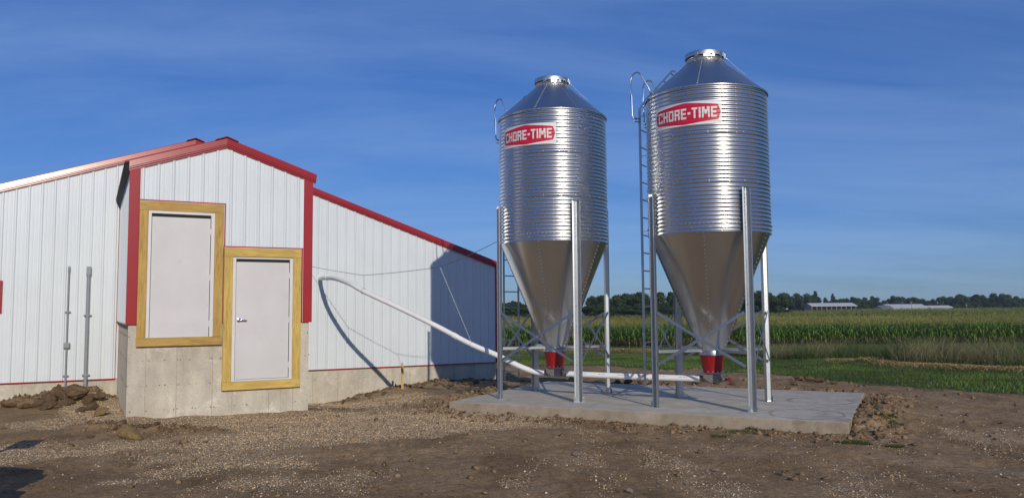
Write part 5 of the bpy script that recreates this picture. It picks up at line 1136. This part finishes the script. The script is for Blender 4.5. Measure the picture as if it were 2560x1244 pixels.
MB().box(-.6, 1.6, 0, 3, 0, hh_).build('wall', 'far_white', fh); MB().box(-2.2, -.6, .4, 3, 0, hh_+1.1).build('wall', 'far_white', fh)
MB().prism([(-.9, -.5, hh_), (1.9, -.5, hh_), (1.9, -.5, hh_+.15), (-.9, -.5, hh_+.15)], (0, 3.6, 0)).build('porch_roof', 'far_white', fh)
MB().box(-.2, 1.2, -.03, 0, hh_-1.15, hh_-.25).build('window', 'far_dark', fh)
MB().prism([(-2.5, .2, hh_+1.1), (-.4, .2, hh_+1.1), (-1.4, .2, hh_+2.0)], (0, 3, 0)).build('roof', 'far_white', fh)
for (px, pt, Y_, lb) in [(2219, 757, 352, 'thin utility pole beside the grey-roofed shed'), (2278, 753, 362, 'thin utility pole in front of the long white barn'), (2416, 759, 356, 'short pale post standing at the far corn edge')]:
    q = fpos(px, pt, Y_); zg = float(H(np.array([q[0]]), np.array([Y_]))[0]); t = thing('utility_pole', lb, 'pole', (q[0], Y_, zg), 0); MB().tube([(0, 0, -.5), (0, 0, q[2]-zg)], [.16, .11], 8).build('pole', 'far_post', t); MB().box(-.7, .7, -.06, .06, q[2]-zg-.5, q[2]-zg-.38).build('crossarm', 'far_post', t)

# ---------------------------------------------------------------- pickup added out of frame to cast a vehicle shadow into the yard
pk = thing('pickup_truck', 'dark pickup truck parked left of the camera, only its shadow visible', 'truck', (-6.97, 5.42, float(H(np.array([-7.1]), np.array([5.4]))[0])), 0.0)
MAT['truck'] = pm('truck_paint', (.02, .025, .03), .25, 0, .1, 2, coat=.6); MAT['tyre'] = pm('tyre_rubber', (.02, .02, .02), .85, 0, .2, 8); MAT['glass'] = pm('truck_glass', (.02, .025, .03), .06, 0, .1)
MB().prism([(x_, -.97, z_) for x_, z_ in [(-2.9, .50), (2.62, .50), (2.70, .75), (2.60, .98), (1.85, 1.10), (-2.9, 1.10)]], (0, 1.94, 0)).build('body', 'truck', pk, bev=.05)
MB().prism([(x_, -.90, z_) for x_, z_ in [(-.10, 1.74), (1.45, 1.74), (1.35, 1.86), (0.0, 1.88)]], (0, 1.80, 0)).build('cab_roof', 'truck', pk, bev=.04)
for s_ in (-1, 1):
    for xa, xb in ((1.80, 1.44), (.75, .75), (-.25, -.12)): MB().bar((xa, s_*.90, 1.08), (xb, s_*.86, 1.76), .09, .05, (0, 1, 0)).build('pillar', 'truck', pk)
    mr = MB().box(1.60, 1.92, min(s_*1.28, s_*1.46), max(s_*1.28, s_*1.46), 1.38, 1.58).build('mirror', 'truck', pk, bev=.03); MB().bar((1.62, s_*.90, 1.36), (1.70, s_*1.30, 1.44), .05, .05).build('mirror_arm', 'truck', mr)
    for x_ in (-1.95, 1.75):
        wl = MB().tube([(x_, s_*.72, .38), (x_, s_*.98, .38)], .38, 28).build('wheel', 'tyre', pk, auto=.6); MB().tube([(x_, s_*.981, .38), (x_, s_*.99, .38)], .22, 20).build('rim', 'chrome', wl, auto=.6)
    MB().box(2.56, 2.705, min(s_*.62, s_*.92), max(s_*.62, s_*.92), .76, .90).build('headlight', 'jamb', pk, bev=.02)
MB().prism([(1.78, -.82, 1.11), (1.78, .82, 1.11), (1.45, .80, 1.73), (1.45, -.80, 1.73)], (.01, 0, .004)).build('windshield', 'glass', pk)
MB().box(2.62, 2.74, -.95, .95, .40, .56).build('bumper', 'chrome', pk, bev=.03)

# ---------------------------------------------------------------- morning haze
HM = bpy.data.materials.new('haze_air'); HM.use_nodes = True; hn = HM.node_tree.nodes; hl = HM.node_tree.links
hn.remove(hn['Principled BSDF']); pv = hn.new('ShaderNodeVolumePrincipled'); pv.inputs['Color'].default_value = (0.72, 0.84, 1.0, 1); pv.inputs['Density'].default_value = 0.00022; pv.inputs['Anisotropy'].default_value = 0.0
hl.new(pv.outputs[0], hn['Material Output'].inputs['Volume'])
hz = MB().box(-3100, 3100, -700, 4100, -4.5, 17).build('haze', HM); tag(hz, 'thin pale morning haze over the fields', 'haze', kind='stuff')
